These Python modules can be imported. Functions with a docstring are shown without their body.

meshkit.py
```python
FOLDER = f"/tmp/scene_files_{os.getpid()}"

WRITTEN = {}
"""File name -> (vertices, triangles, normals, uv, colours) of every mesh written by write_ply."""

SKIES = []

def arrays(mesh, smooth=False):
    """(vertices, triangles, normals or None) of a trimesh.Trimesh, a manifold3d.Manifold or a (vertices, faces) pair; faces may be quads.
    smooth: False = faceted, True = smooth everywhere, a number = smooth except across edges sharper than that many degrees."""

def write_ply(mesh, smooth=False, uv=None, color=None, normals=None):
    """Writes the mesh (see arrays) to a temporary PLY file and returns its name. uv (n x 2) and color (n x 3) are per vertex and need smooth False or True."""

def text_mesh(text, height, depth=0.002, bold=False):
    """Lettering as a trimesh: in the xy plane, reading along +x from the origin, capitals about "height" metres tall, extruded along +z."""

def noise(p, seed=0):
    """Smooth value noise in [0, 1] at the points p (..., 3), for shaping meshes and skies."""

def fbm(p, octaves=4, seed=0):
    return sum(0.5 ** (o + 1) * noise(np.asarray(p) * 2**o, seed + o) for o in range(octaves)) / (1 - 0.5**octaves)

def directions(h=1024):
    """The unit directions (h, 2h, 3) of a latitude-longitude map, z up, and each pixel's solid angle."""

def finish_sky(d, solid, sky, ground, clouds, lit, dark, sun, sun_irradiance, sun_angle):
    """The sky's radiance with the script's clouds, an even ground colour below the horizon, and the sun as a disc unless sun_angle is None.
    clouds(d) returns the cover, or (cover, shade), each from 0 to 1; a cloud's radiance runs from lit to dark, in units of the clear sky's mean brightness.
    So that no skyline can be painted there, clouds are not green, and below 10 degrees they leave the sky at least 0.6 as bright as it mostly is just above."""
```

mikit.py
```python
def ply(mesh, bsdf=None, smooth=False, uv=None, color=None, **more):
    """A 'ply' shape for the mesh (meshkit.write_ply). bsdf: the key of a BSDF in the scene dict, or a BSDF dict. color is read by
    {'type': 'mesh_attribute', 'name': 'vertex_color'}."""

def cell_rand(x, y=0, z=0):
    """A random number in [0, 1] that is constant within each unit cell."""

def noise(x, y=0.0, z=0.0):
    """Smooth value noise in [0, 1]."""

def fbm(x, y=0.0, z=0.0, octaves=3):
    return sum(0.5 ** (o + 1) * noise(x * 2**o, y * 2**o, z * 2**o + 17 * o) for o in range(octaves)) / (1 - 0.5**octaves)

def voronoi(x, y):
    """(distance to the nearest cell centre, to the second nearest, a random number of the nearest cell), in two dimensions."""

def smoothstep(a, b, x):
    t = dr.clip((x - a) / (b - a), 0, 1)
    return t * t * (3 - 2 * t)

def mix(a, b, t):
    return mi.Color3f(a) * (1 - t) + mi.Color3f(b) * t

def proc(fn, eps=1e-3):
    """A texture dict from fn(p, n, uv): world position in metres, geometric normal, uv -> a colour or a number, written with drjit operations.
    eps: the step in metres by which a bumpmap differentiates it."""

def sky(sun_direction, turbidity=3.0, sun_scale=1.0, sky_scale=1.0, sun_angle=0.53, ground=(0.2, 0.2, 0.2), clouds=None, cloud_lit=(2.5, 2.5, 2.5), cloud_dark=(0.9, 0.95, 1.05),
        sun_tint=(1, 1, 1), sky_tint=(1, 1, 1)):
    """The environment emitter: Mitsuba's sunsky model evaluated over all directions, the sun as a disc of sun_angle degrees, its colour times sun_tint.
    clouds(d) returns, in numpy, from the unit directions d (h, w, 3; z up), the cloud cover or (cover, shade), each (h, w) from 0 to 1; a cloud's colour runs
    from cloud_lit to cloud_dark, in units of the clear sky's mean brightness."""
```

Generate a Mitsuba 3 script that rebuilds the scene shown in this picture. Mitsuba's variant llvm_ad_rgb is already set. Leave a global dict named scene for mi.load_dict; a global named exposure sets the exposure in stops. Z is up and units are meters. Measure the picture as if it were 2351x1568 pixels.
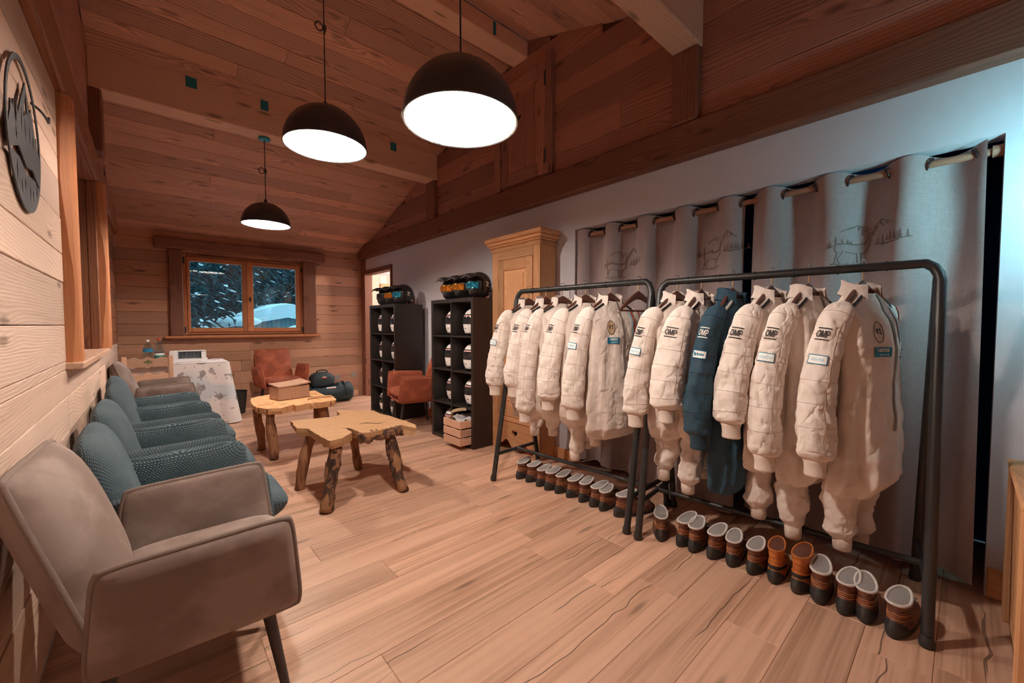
import math
import numpy as np
import trimesh
import drjit as dr
import mitsuba as mi
import mikit
import meshkit
from mikit import noise, fbm, voronoi, smoothstep, cell_rand, mix

T = mi.ScalarTransform4f
scene, labels = {'type': 'scene'}, {}

# ------------------------------------------------------------------ camera, sky, exposure
PITCH = math.radians(2.276)
YAW = math.radians(41.695)
EYE = [0.0, 0.0, 1.2]
LOOK = [math.sin(YAW) * math.cos(PITCH), math.cos(YAW) * math.cos(PITCH), -math.sin(PITCH)]
scene['camera'] = {'type': 'perspective', 'fov': 2 * math.degrees(math.atan(2351 / 2 / 931.0)), 'fov_axis': 'x', 'near_clip': 0.02, 'far_clip': 300.0,
                   'to_world': T().look_at(origin=EYE, target=[EYE[k] + LOOK[k] for k in range(3)], up=[0, 0, 1])}
scene['dusk_sky'] = {'type': 'constant', 'radiance': {'type': 'rgb', 'value': [0.50, 1.10, 1.42]}}      # overcast blue dusk
BULB = [830.0, 705.0, 605.0]           # the three pendant bulbs
HALL_BULB = [1000.0, 880.0, 760.0]         # unseen lamp that lights the hallway behind the far door
UNSEEN_LAMP = [22.0, 52.0, 58.0]             # unseen cold lamp out of view that lights the white wall
exposure = 0.42

# ------------------------------------------------------------------ materials
def rgb(r, g, b):
    return {'type': 'rgb', 'value': [r, g, b]}

# wood: the v coordinate of a piece holds 128 * palette + 2 * tone number; u runs along the grain (metres)
PALETTES = [  # early wood, late wood, rings per metre, contrast, knots
    ((0.610, 0.375, 0.265), (0.390, 0.215, 0.138), 20.0, 0.34, 0.5),    # 0 floor oak
    ((0.620, 0.455, 0.365), (0.400, 0.270, 0.200), 78.0, 0.50, 0.7),    # 1 brushed larch walls
    ((0.650, 0.365, 0.258), (0.320, 0.152, 0.100), 55.0, 0.70, 0.6),    # 2 ceiling larch
    ((0.260, 0.110, 0.068), (0.115, 0.045, 0.027), 45.0, 0.60, 0.6),    # 3 dark stained beams
    ((0.680, 0.430, 0.310), (0.500, 0.290, 0.190), 38.0, 0.40, 0.8),    # 4 pale purlins
    ((0.590, 0.310, 0.155), (0.430, 0.200, 0.090), 26.0, 0.40, 0.5),    # 5 honey pine
    ((0.620, 0.355, 0.180), (0.450, 0.225, 0.100), 13.0, 0.30, 0.4),    # 6 table slabs
    ((0.500, 0.200, 0.088), (0.350, 0.125, 0.050), 44.0, 0.40, 0.3),    # 7 window joinery
    ((0.400, 0.205, 0.105), (0.130, 0.060, 0.036), 40.0, 0.85, 0.9),    # 8 barky legs
    ((0.270, 0.110, 0.055), (0.130, 0.050, 0.026), 40.0, 0.60, 0.5),    # 9 brown reveal boards, also the far left boards darkened for shade
    ((0.660, 0.400, 0.275), (0.470, 0.255, 0.160), 34.0, 0.40, 0.6),    # 10 pale crate and chair pine
    ((0.580, 0.320, 0.205), (0.330, 0.165, 0.100), 66.0, 0.55, 0.8),    # 11 back wall larch
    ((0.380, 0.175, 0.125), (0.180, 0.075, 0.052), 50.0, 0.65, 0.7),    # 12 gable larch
]


def pick(index, values):
    out = values[-1]
    for k in range(len(values) - 2, -1, -1):
        out = dr.select(index < k + 0.5, values[k], out)
    return out


def grain(uv):
    pal = dr.floor((uv.y + 1.0) / 128.0)
    v = uv.y - pal * 128.0
    tone = dr.floor(v * 0.5 + 0.5)
    v = v - tone * 2.0
    u = uv.x
    rings = pick(pal, [mi.Float(p[2]) for p in PALETTES])
    d1, d2, which = voronoi(u * 1.5 + tone * 7.3, v * 6.0 + tone * 3.1)
    has = smoothstep(0.35, 0.5, which)
    bend = dr.exp(-dr.square(d1 * 4.0)) * has
    a = v * rings + 5.0 * fbm(u * 0.55 + tone * 5.7, v * 2.6 + tone * 1.9, octaves=3) * (0.6 + 0.04 * rings) + 2.6 * bend
    f = a - dr.floor(a)
    ring = smoothstep(0.30, 0.86, f) * (1 - smoothstep(0.88, 1.0, f))
    fine = noise(u * 9.0 + tone * 3.0, v * 330.0)
    knot = has * (1 - smoothstep(0.05, 0.15, d1 + 0.04 * fine))
    return pal, tone, ring, fine, knot, u, v


def wood_color(p, n, uv):
    pal, tone, ring, fine, knot, u, v = grain(uv)
    early = pick(pal, [mi.Color3f(*q[0]) for q in PALETTES])
    late = pick(pal, [mi.Color3f(*q[1]) for q in PALETTES])
    contrast = pick(pal, [mi.Float(q[3]) for q in PALETTES])
    knots = pick(pal, [mi.Float(q[4]) for q in PALETTES])
    cloud = fbm(u * 1.7 + tone, v * 7.0 + tone * 2.0, octaves=2)
    t = dr.clip(contrast * ring * (0.45 + 0.75 * cloud) + 0.26 * fine * contrast, 0, 1)
    c = early * (1 - t) + late * t
    streak = smoothstep(0.70, 0.86, noise(u * 2.2 + tone * 4.0, v * 55.0)) * 0.35 * contrast
    c = c * (1 - streak) + late * streak
    k = knot * knots
    c = c * (1 - k) + late * 0.45 * k
    r = cell_rand(tone, pal, 5)
    r2 = cell_rand(tone, pal, 9)
    return c * mi.Color3f(0.73 + 0.52 * r, 0.73 + 0.50 * r + 0.03 * r2, 0.73 + 0.46 * r + 0.08 * r2)


def wood_relief(p, n, uv):
    pal, tone, ring, fine, knot, u, v = grain(uv)
    return 0.0006 * ring + 0.0005 * fine - 0.0012 * knot


def floor_color(p, n, uv):
    """Oak boards: soft cathedral figure, long faint streaks, a few dark splits along the grain."""
    pal = dr.floor((uv.y + 1.0) / 128.0)
    v = uv.y - pal * 128.0
    tone = dr.floor(v * 0.5 + 0.5)
    v = v - tone * 2.0
    u = uv.x
    base, late = mi.Color3f(*PALETTES[0][0]), mi.Color3f(*PALETTES[0][1])
    streak = 0.75 * fbm(u * 0.9 + tone * 5.1, v * 17.0 + tone * 2.0, octaves=3) + 0.25 * noise(u * 4.0, v * 150.0)
    cloud = fbm(u * 1.3 + tone * 3.7, v * 6.0 + tone * 1.3, octaves=2)
    a = v * 22.0 + 4.0 * fbm(u * 0.45 + tone * 5.7, v * 2.2 + tone * 1.9, octaves=2)
    f = a - dr.floor(a)
    ring = smoothstep(0.35, 0.9, f) * (1 - smoothstep(0.9, 1.0, f))
    t = dr.clip(0.85 * smoothstep(0.40, 0.75, streak) * (0.5 + cloud) * 0.8 + 0.22 * ring * cloud, 0, 1)
    c = base * (1 - t) + late * t
    w = v + 0.045 * (fbm(u * 1.6 + tone * 9.0, tone * 1.7, octaves=3) - 0.5) + 0.016 * (noise(u * 14.0, tone) - 0.5)
    crack = mi.Float(0)
    for k in range(2):
        off = (cell_rand(tone, k, 3) - 0.5) * 0.14
        here = smoothstep(0.66, 0.76, noise(u * 1.9 + 13.0 * k + tone * 2.3, tone * 3.7 + k))
        crack = dr.maximum(crack, (1 - smoothstep(0.0008, 0.0034, dr.abs(w - off))) * here)
    d1, d2, which = voronoi(u * 1.2 + tone * 7.3, v * 7.0 + tone * 3.1)
    knot = smoothstep(0.62, 0.7, which) * (1 - smoothstep(0.05, 0.16, d1 + 0.05 * streak))
    c = c * (1 - 0.72 * dr.maximum(crack, 0.6 * knot))
    r = cell_rand(tone, pal, 5)
    return c * (0.86 + 0.26 * r)


WOOD = mikit.proc(wood_color)


def principled(color, rough=0.6, **more):
    return {'type': 'twosided', 'b': {'type': 'principled', 'base_color': color, 'roughness': rough, **more}}


scene['wood'] = principled(WOOD, 0.62, specular=0.35)
scene['wall_wood'] = {'type': 'twosided', 'b': {'type': 'bumpmap', 'arbitrary': mikit.proc(wood_relief, eps=8e-4), 'scale': 1.0,
                      'nested': {'type': 'principled', 'base_color': WOOD, 'roughness': 0.7, 'specular': 0.3}}}
scene['floor_oak'] = principled(mikit.proc(floor_color), 0.42, specular=0.42)
PLAIN = {   # colour, roughness, extras
    'plaster': ((0.585, 0.575, 0.625), 0.9, {}), 'recess_blue': ((0.014, 0.085, 0.240), 0.8, {}), 'black_metal': ((0.018, 0.022, 0.026), 0.38, {'specular': 0.5}),
    'lamp_black': ((0.030, 0.032, 0.036), 0.34, {'specular': 0.5}), 'lamp_gold': ((0.86, 0.66, 0.36), 0.45, {}), 'canopy_lit_cyan': ((0.03, 0.26, 0.38), 0.4, {}),  # the canopy colour holds the cyan light on it
    'shelf_black': ((0.016, 0.014, 0.014), 0.42, {'specular': 0.45}), 'shell_white': ((0.78, 0.75, 0.73), 0.22, {'clearcoat': 0.6}), 'visor_dark': ((0.012, 0.016, 0.020), 0.06, {'specular': 0.7}),
    'shell_black': ((0.016, 0.016, 0.018), 0.42, {}), 'lens_blue': ((0.03, 0.36, 0.58), 0.10, {'metallic': 0.75}), 'lens_orange': ((0.75, 0.27, 0.04), 0.10, {'metallic': 0.75}),
    'print_white': ((0.78, 0.76, 0.72), 0.6, {}), 'print_black': ((0.015, 0.016, 0.020), 0.7, {}), 'print_red': ((0.62, 0.045, 0.035), 0.6, {}), 'patch_blue': ((0.012, 0.170, 0.290), 0.7, {}),
    'patch_pale': ((0.80, 0.84, 0.84), 0.7, {}), 'patch_tan': ((0.42, 0.30, 0.18), 0.7, {}), 'stripe_orange': ((0.80, 0.085, 0.018), 0.7, {}), 'stripe_sky': ((0.40, 0.60, 0.70), 0.7, {}),
    'knit_cuff': ((0.64, 0.55, 0.49), 0.9, {}), 'navy_knit': ((0.010, 0.035, 0.060), 0.9, {}), 'tape_teal': ((0.010, 0.150, 0.200), 0.7, {}),
    'hanger_wood': ((0.105, 0.042, 0.030), 0.4, {}), 'steel': ((0.62, 0.62, 0.64), 0.28, {'metallic': 0.95}), 'rod_wood': ((0.36, 0.180, 0.115), 0.5, {}), 'eyelet': ((0.05, 0.035, 0.035), 0.35, {'metallic': 0.6}),
    'boot_lining': ((0.26, 0.245, 0.24), 0.95, {}), 'boot_rim': ((0.56, 0.54, 0.53), 0.95, {}), 'rubber': ((0.017, 0.019, 0.020), 0.6, {}), 'stitch': ((0.42, 0.165, 0.065), 0.7, {}),
    'bag_cloth': ((0.014, 0.034, 0.044), 0.7, {}), 'chair_leg': ((0.022, 0.022, 0.025), 0.45, {}), 'leg_wood': ((0.12, 0.06, 0.035), 0.5, {}), 'iron': ((0.050, 0.060, 0.070), 0.5, {'metallic': 0.4}),
    'snow': ((0.62, 0.68, 0.70), 0.9, {}), 'spruce': ((0.012, 0.042, 0.048), 0.9, {}), 'trunk': ((0.035, 0.028, 0.024), 0.9, {}), 'shed_board': ((0.20, 0.27, 0.29), 0.9, {}),
    'label_green': ((0.010, 0.23, 0.16), 0.5, {}), 'label_blue': ((0.012, 0.20, 0.38), 0.5, {}), 'basket_black': ((0.02, 0.02, 0.02), 0.5, {}), 'carton': ((0.80, 0.80, 0.82), 0.7, {}),
    'seam_grey': ((0.22, 0.19, 0.18), 0.9, {}), 'leaf_print': ((0.10, 0.13, 0.035), 0.7, {}), 'plastic_grey': ((0.42, 0.37, 0.34), 0.5, {}), 'red_cotton': ((0.55, 0.07, 0.03), 0.7, {}),
    'seam_cream': ((0.46, 0.385, 0.34), 0.9, {}),
    'paper_grey': ((0.50, 0.48, 0.49), 0.9, {}), 'seam_taupe': ((0.20, 0.155, 0.135), 0.9, {}), 'seam_rust': ((0.30, 0.085, 0.040), 0.9, {}),
}
for key, (c, r, more) in PLAIN.items():
    scene[key] = principled(rgb(*c), r, **more)
scene['pane_glass'] = {'type': 'thindielectric', 'int_ior': 1.5}
scene['clear_plastic'] = {'type': 'thindielectric', 'int_ior': 1.6, 'specular_transmittance': rgb(0.74, 0.80, 0.82)}


def knit_height(p, n, uv):       # waffle knit: rows of small nubs
    x, y = uv.x / 0.0115, uv.y / 0.0085
    x = x + 0.5 * (dr.floor(y) - 2.0 * dr.floor(dr.floor(y) * 0.5))
    fx, fy = x - dr.floor(x) - 0.5, y - dr.floor(y) - 0.5
    return 1 - smoothstep(0.10, 0.52, dr.sqrt(fx * fx + fy * fy))


def knit_color(p, n, uv):        # pale yarn nubs, dark ground cloth; shade of the gaps put into its colour
    h = knit_height(p, n, uv)
    worn = fbm(p.x * 9.0, p.y * 9.0, p.z * 9.0)
    return mix((0.018, 0.042, 0.060), (0.190, 0.268, 0.305), dr.clip(h * 0.9 + 0.35 * (worn - 0.3), 0, 1))


def knit_relief(p, n, uv):
    return 0.0028 * knit_height(p, n, uv)


scene['teal_knit'] = {'type': 'twosided', 'b': {'type': 'bumpmap', 'arbitrary': mikit.proc(knit_relief, eps=8e-4), 'scale': 1.0,
                      'nested': {'type': 'principled', 'base_color': mikit.proc(knit_color), 'roughness': 0.9, 'sheen': 0.5}}}


def suede(base, worn):
    def fn(p, n, uv):
        t = fbm(p.x * 7.0, p.y * 7.0, p.z * 7.0, octaves=4)
        s = noise(p.x * 420.0, p.y * 420.0, p.z * 420.0)
        return mix(base, worn, dr.clip(smoothstep(0.36, 0.66, t) + 0.35 * (s - 0.5), 0, 1))
    return fn


scene['taupe_suede'] = principled(mikit.proc(suede((0.172, 0.124, 0.106), (0.262, 0.204, 0.182))), 0.85, sheen=0.8)
scene['rust_velvet'] = principled(mikit.proc(suede((0.260, 0.062, 0.030), (0.420, 0.115, 0.055))), 0.8, sheen=0.7)


def cotton(p, n, uv):            # off-white overall cloth: slight soiling
    t = fbm(p.x * 14.0, p.y * 14.0, p.z * 14.0, octaves=3)
    return mix((0.71, 0.635, 0.585), (0.60, 0.51, 0.455), smoothstep(0.55, 0.85, t))


def crinkle(p, n, uv):
    w = p + 0.03 * mi.Vector3f(noise(p.x * 20.0, p.y * 20.0, p.z * 20.0), noise(p.z * 18.0, p.x * 18.0, p.y * 18.0), noise(p.y * 17.0, p.z * 17.0, p.x * 17.0))
    r = dr.abs(fbm(w.x * 17.0, w.y * 17.0, w.z * 11.0, octaves=3) - 0.5)
    return 0.016 * dr.sqrt(r + 0.002)


scene['suit_cloth'] = {'type': 'twosided', 'b': {'type': 'bumpmap', 'arbitrary': mikit.proc(crinkle, eps=2e-3), 'scale': 1.0,
                       'nested': {'type': 'principled', 'base_color': mikit.proc(cotton), 'roughness': 0.85, 'sheen': 0.3}}}
scene['navy_cloth'] = {'type': 'twosided', 'b': {'type': 'bumpmap', 'arbitrary': mikit.proc(crinkle, eps=2e-3), 'scale': 0.7,
                       'nested': {'type': 'principled', 'base_color': rgb(0.012, 0.048, 0.082), 'roughness': 0.8, 'sheen': 0.4}}}


def curtain_color(p, n, uv):     # linen weave
    a = noise(p.y * 700.0, p.z * 60.0) + noise(p.y * 60.0, p.z * 700.0)
    return mix((0.32, 0.260, 0.262), (0.42, 0.350, 0.348), a * 0.5)


scene['curtain_linen'] = principled(mikit.proc(curtain_color), 0.95)


def cloth_print(p, n, uv):       # printed tablecloth: grey mountain blotches, small stars, animals as soft shapes
    x, y = uv.x, uv.y
    d1, d2, w = voronoi(x * 6.5 + 3.0, y * 6.5)
    e = d1 + 0.55 * (fbm(x * 30.0, y * 30.0, octaves=3) - 0.5)
    blot = (1 - smoothstep(0.20, 0.30, e)) * smoothstep(0.40, 0.45, w)
    s1, s2, w2 = voronoi(x * 19.0, y * 19.0 + 8.0)
    star = (1 - smoothstep(0.12, 0.17, s1)) * smoothstep(0.62, 0.66, w2)
    grey = mix((0.12, 0.11, 0.13), (0.38, 0.35, 0.36), fbm(x * 22.0, y * 22.0))
    tint = mix((0.74, 0.70, 0.69), (0.55, 0.61, 0.66), smoothstep(0.55, 0.75, fbm(x * 3.0 + 4.0, y * 3.0)))
    k = dr.clip(dr.maximum(blot * 0.85, star * 0.8), 0, 1)
    return tint * (1 - k) + grey * k


scene['print_cloth'] = principled(mikit.proc(cloth_print), 0.9)


def leather(base, worn):
    def fn(p, n, uv):
        t = fbm(p.x * 40.0, p.y * 40.0, p.z * 70.0, octaves=3)
        return mix(base, worn, smoothstep(0.42, 0.72, t))
    return fn


scene['boot_leather'] = principled(mikit.proc(leather((0.105, 0.040, 0.026), (0.185, 0.078, 0.048))), 0.55)
scene['boot_tan'] = principled(mikit.proc(leather((0.400, 0.115, 0.024), (0.50, 0.170, 0.045))), 0.5)


def leg_skin(p, n, uv):          # peeled trunk with patches of bark left on
    t = fbm(p.x * 26.0, p.y * 26.0, p.z * 9.0, octaves=3)
    s = noise(p.x * 160.0, p.y * 160.0, p.z * 14.0)
    wood = mix((0.330, 0.165, 0.080), (0.185, 0.080, 0.040), s * 0.7 + 0.3 * noise(p.x * 40.0, p.y * 40.0, p.z * 6.0))
    rind = mix((0.085, 0.042, 0.028), (0.040, 0.022, 0.017), s)
    k = smoothstep(0.50, 0.58, t)
    return wood * (1 - k) + rind * k


def log_skin(p, n, uv):          # peeled log, smooth and brown
    s = noise(p.x * 160.0, p.y * 160.0, p.z * 14.0)
    t = fbm(p.x * 30.0, p.y * 30.0, p.z * 7.0, octaves=3)
    return mix((0.340, 0.165, 0.082), (0.150, 0.066, 0.036), dr.clip(0.4 * s + smoothstep(0.45, 0.75, t), 0, 1))


scene['trunk_leg'] = principled(mikit.proc(leg_skin), 0.8)
scene['log_leg'] = principled(mikit.proc(log_skin), 0.75)
scene['water'] = {'type': 'dielectric', 'int_ior': 1.33}


def bark(p, n, uv):
    t = fbm(p.x * 45.0, p.y * 45.0, p.z * 26.0, octaves=3)
    return mix((0.045, 0.026, 0.020), (0.235, 0.125, 0.075), smoothstep(0.35, 0.7, t))


scene['bark'] = principled(mikit.proc(bark), 0.9)

# ------------------------------------------------------------------ mesh helpers
_used = {}


def unique(name):
    n = _used.get(name, 0)
    _used[name] = n + 1
    return name if n == 0 else '%s_%03d' % (name, n)


class Proto:
    """The shape dicts of one thing in its own coordinates: (part path, dict, label)."""
    def __init__(self):
        self.items = []
        self._names = {}

    def add(self, name, mesh, bsdf, smooth=False, uv=None, label=None, stuff=False, **more):
        n = self._names.get(name, 0)
        self._names[name] = n + 1
        full = name if n == 0 else '%s_%03d' % (name, n)
        self.items.append((full, mikit.ply(mesh, bsdf, smooth=smooth, uv=uv, **more), label, stuff))
        return full

    def shape(self, name, d, label=None):
        self.items.append((name, d, label, False))
        return name


def place(proto, name, label, category=None, group=None, M=None, kind=None):
    key = unique(name)
    for part, d, lab, stuff in proto.items:
        k = key if part == '' else key + '__' + part
        dd = dict(d)
        if M is not None:
            dd['to_world'] = T(np.asarray(M, float).tolist()) @ dd['to_world'] if 'to_world' in dd else T(np.asarray(M, float).tolist())
        scene[k] = dd
        if part and (lab or stuff):
            labels[k] = {}
            if lab:
                labels[k]['label'] = lab
            if stuff:
                labels[k]['kind'] = 'stuff'
    labels[key] = {'label': label}
    if category:
        labels[key]['category'] = category
    if group:
        labels[key]['group'] = group
    if kind:
        labels[key]['kind'] = kind
    return key


def frame(x=0, y=0, z=0, yaw=0, s=1.0):
    c, n = math.cos(math.radians(yaw)), math.sin(math.radians(yaw))
    return np.array([[c * s, -n * s, 0, x], [n * s, c * s, 0, y], [0, 0, s, z], [0, 0, 0, 1.0]])


def _box_faces():
    b = 0.1
    v = []
    for sx in (-1, 1):
        for sy in (-1, 1):
            for sz in (-1, 1):
                v += [(sx, sy * (1 - b), sz * (1 - b)), (sx * (1 - b), sy, sz * (1 - b)), (sx * (1 - b), sy * (1 - b), sz)]
    v = np.array(v, float)
    hull = trimesh.convex.convex_hull(v)
    from scipy.spatial import cKDTree
    idx = cKDTree(v).query(hull.vertices)[1]
    return v, idx[hull.faces]


_BV, _BF = _box_faces()


def bevel_box(size, b=0.003):
    """A box with chamfered edges, centred at the origin."""
    h = np.asarray(size, float) / 2
    b = min(b, 0.45 * h.min() * 2)
    out = np.empty_like(_BV)
    for k in range(24):
        s = np.sign(_BV[k])
        main = int(np.argmax(np.abs(_BV[k])))
        out[k] = s * (h - b)
        out[k, main] = s[main] * h[main]
    return trimesh.Trimesh(out, _BF, process=False)


def box(x0, x1, y0, y1, z0, z1, b=0.003):
    m = bevel_box((abs(x1 - x0), abs(y1 - y0), abs(z1 - z0)), b)
    m.apply_translation(((x0 + x1) / 2, (y0 + y1) / 2, (z0 + z1) / 2))
    return m


def join(*ms):
    ms = [m for m in ms]
    v, f, n = [], [], 0
    for m in ms:
        v.append(np.asarray(m.vertices))
        f.append(np.asarray(m.faces) + n)
        n += len(m.vertices)
    return trimesh.Trimesh(np.vstack(v), np.vstack(f), process=False)


_tone = [0]


def wood_uv(mesh, along, pal, seed=None, across=None):
    """Grain coordinates: along = axis index of the grain; pal = palette; each call is another piece of timber."""
    _tone[0] = (_tone[0] * 7 + 11) % 61 if seed is None else seed % 61
    k = _tone[0] % 61
    v = np.asarray(mesh.vertices)
    o = [i for i in range(3) if i != along]
    c = v.mean(0)
    q = (v - c)
    w = q[:, o[0]] + q[:, o[1]] if across is None else q[:, across] + 0.35 * q[:, [i for i in o if i != across][0]]
    w = np.clip(w, -0.95, 0.95)
    return np.c_[v[:, along] + (k * 3.77) % 17.0, w + 2.0 * k + 128.0 * pal]


def tube(path, radius, n=10, caps=True, squash=1.0):
    """A tube along the points; radius is a number or one per point."""
    p = np.asarray(path, float)
    r = np.broadcast_to(np.asarray(radius, float), (len(p),))
    t = np.gradient(p, axis=0)
    t /= np.linalg.norm(t, axis=1, keepdims=True) + 1e-12
    a = np.cross(t[0], [0, 0, 1.0])
    if np.linalg.norm(a) < 1e-3:
        a = np.cross(t[0], [0, 1.0, 0])
    a /= np.linalg.norm(a)
    rings = []
    ang = np.linspace(0, 2 * np.pi, n, endpoint=False)
    for k in range(len(p)):
        a = a - t[k] * (a @ t[k])
        a /= np.linalg.norm(a)
        b = np.cross(t[k], a)
        rings.append(p[k] + r[k] * (np.cos(ang)[:, None] * a + squash * np.sin(ang)[:, None] * b))
    return loft(rings, caps)


def loft(rings, caps=True, closed=True):
    R = np.asarray(rings, float)
    m, n = R.shape[:2]
    v = R.reshape(-1, 3)
    f = []
    for i in range(m - 1):
        for j in range(n if closed else n - 1):
            k = (j + 1) % n
            a, b, c, d = i * n + j, i * n + k, (i + 1) * n + k, (i + 1) * n + j
            f += [(a, b, c), (a, c, d)]
    if caps and closed:
        v = np.vstack([v, R[0].mean(0), R[-1].mean(0)])
        for j in range(n):
            k = (j + 1) % n
            f += [(m * n, k, j), (m * n + 1, (m - 1) * n + j, (m - 1) * n + k)]
    return trimesh.Trimesh(v, np.array(f), process=False)


def lathe(profile, n=32):
    """Turns (radius, height) pairs around z."""
    ang = np.linspace(0, 2 * np.pi, n, endpoint=False)
    return loft([np.c_[r * np.cos(ang), r * np.sin(ang), np.full(n, z)] for r, z in profile], caps=False)


def smooth_path(pts, n=24):
    """Catmull-Rom through the points."""
    p = np.asarray(pts, float)
    q = np.vstack([2 * p[0] - p[1], p, 2 * p[-1] - p[-2]])
    out = []
    m = len(p) - 1
    for t in np.linspace(0, m - 1e-9, n):
        i = int(t)
        s = t - i
        a, b, c, d = q[i], q[i + 1], q[i + 2], q[i + 3]
        out.append(0.5 * (2 * b + (c - a) * s + (2 * a - 5 * b + 4 * c - d) * s * s + (3 * b - a - 3 * c + d) * s ** 3))
    return np.array(out)


def cushion(A, B, C, D, front, back, n=13, p=6.0, r=0.05):
    """An upholstered slab on the quad A B C D (its front is along (B-A)x(D-A)); returns mesh, uv and the outline's points."""
    A, B, C, D = (np.asarray(q, float) for q in (A, B, C, D))
    nr = np.cross(B - A, D - A)
    nr /= np.linalg.norm(nr)
    s = np.sin(np.linspace(-np.pi / 2, np.pi / 2, n))
    U, V = np.meshgrid(s, s)
    Uu = U * (1 - r * np.abs(V) ** 8)
    Vv = V * (1 - r * np.abs(U) ** 8)
    a, b = (Uu + 1) / 2, (Vv + 1) / 2
    P = (A * ((1 - a) * (1 - b))[..., None] + B * (a * (1 - b))[..., None] + C * (a * b)[..., None] + D * ((1 - a) * b)[..., None])
    h = np.sqrt(np.clip((1 - np.abs(U) ** p) * (1 - np.abs(V) ** p), 0, 1))
    F = P + nr * (front * h)[..., None]
    K = P - nr * (back * h)[..., None]
    v = np.vstack([F.reshape(-1, 3), K.reshape(-1, 3)])
    f = []
    for i in range(n - 1):
        for j in range(n - 1):
            q = i * n + j
            f += [(q, q + 1, q + n + 1), (q, q + n + 1, q + n)]
            q += n * n
            f += [(q, q + n + 1, q + 1), (q, q + n, q + n + 1)]
    # arc lengths for the cloth's own coordinates, the thickness unrolled at the edge
    wu, wv = np.linalg.norm(B - A), np.linalg.norm(D - A)
    uv1 = np.c_[(Uu * wu / 2 + np.sign(U) * (1 - h) * front).ravel(), (Vv * wv / 2 + np.sign(V) * (1 - h) * front).ravel()]
    uv2 = np.c_[(Uu * wu / 2 - np.sign(U) * (1 - h) * back).ravel(), (Vv * wv / 2 - np.sign(V) * (1 - h) * back).ravel()]
    edge = np.vstack([P[0], P[1:, -1], P[-1, -2::-1], P[-2:0:-1, 0]])
    return trimesh.Trimesh(v, np.array(f), process=False), np.vstack([uv1, uv2]), edge


def grid_mesh(P, uv=None):
    """A sheet from an (a, b, 3) array of points."""
    a, b = P.shape[:2]
    f = []
    for i in range(a - 1):
        for j in range(b - 1):
            q = i * b + j
            f += [(q, q + 1, q + b + 1), (q, q + b + 1, q + b)]
    return trimesh.Trimesh(P.reshape(-1, 3), np.array(f), process=False)


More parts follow.
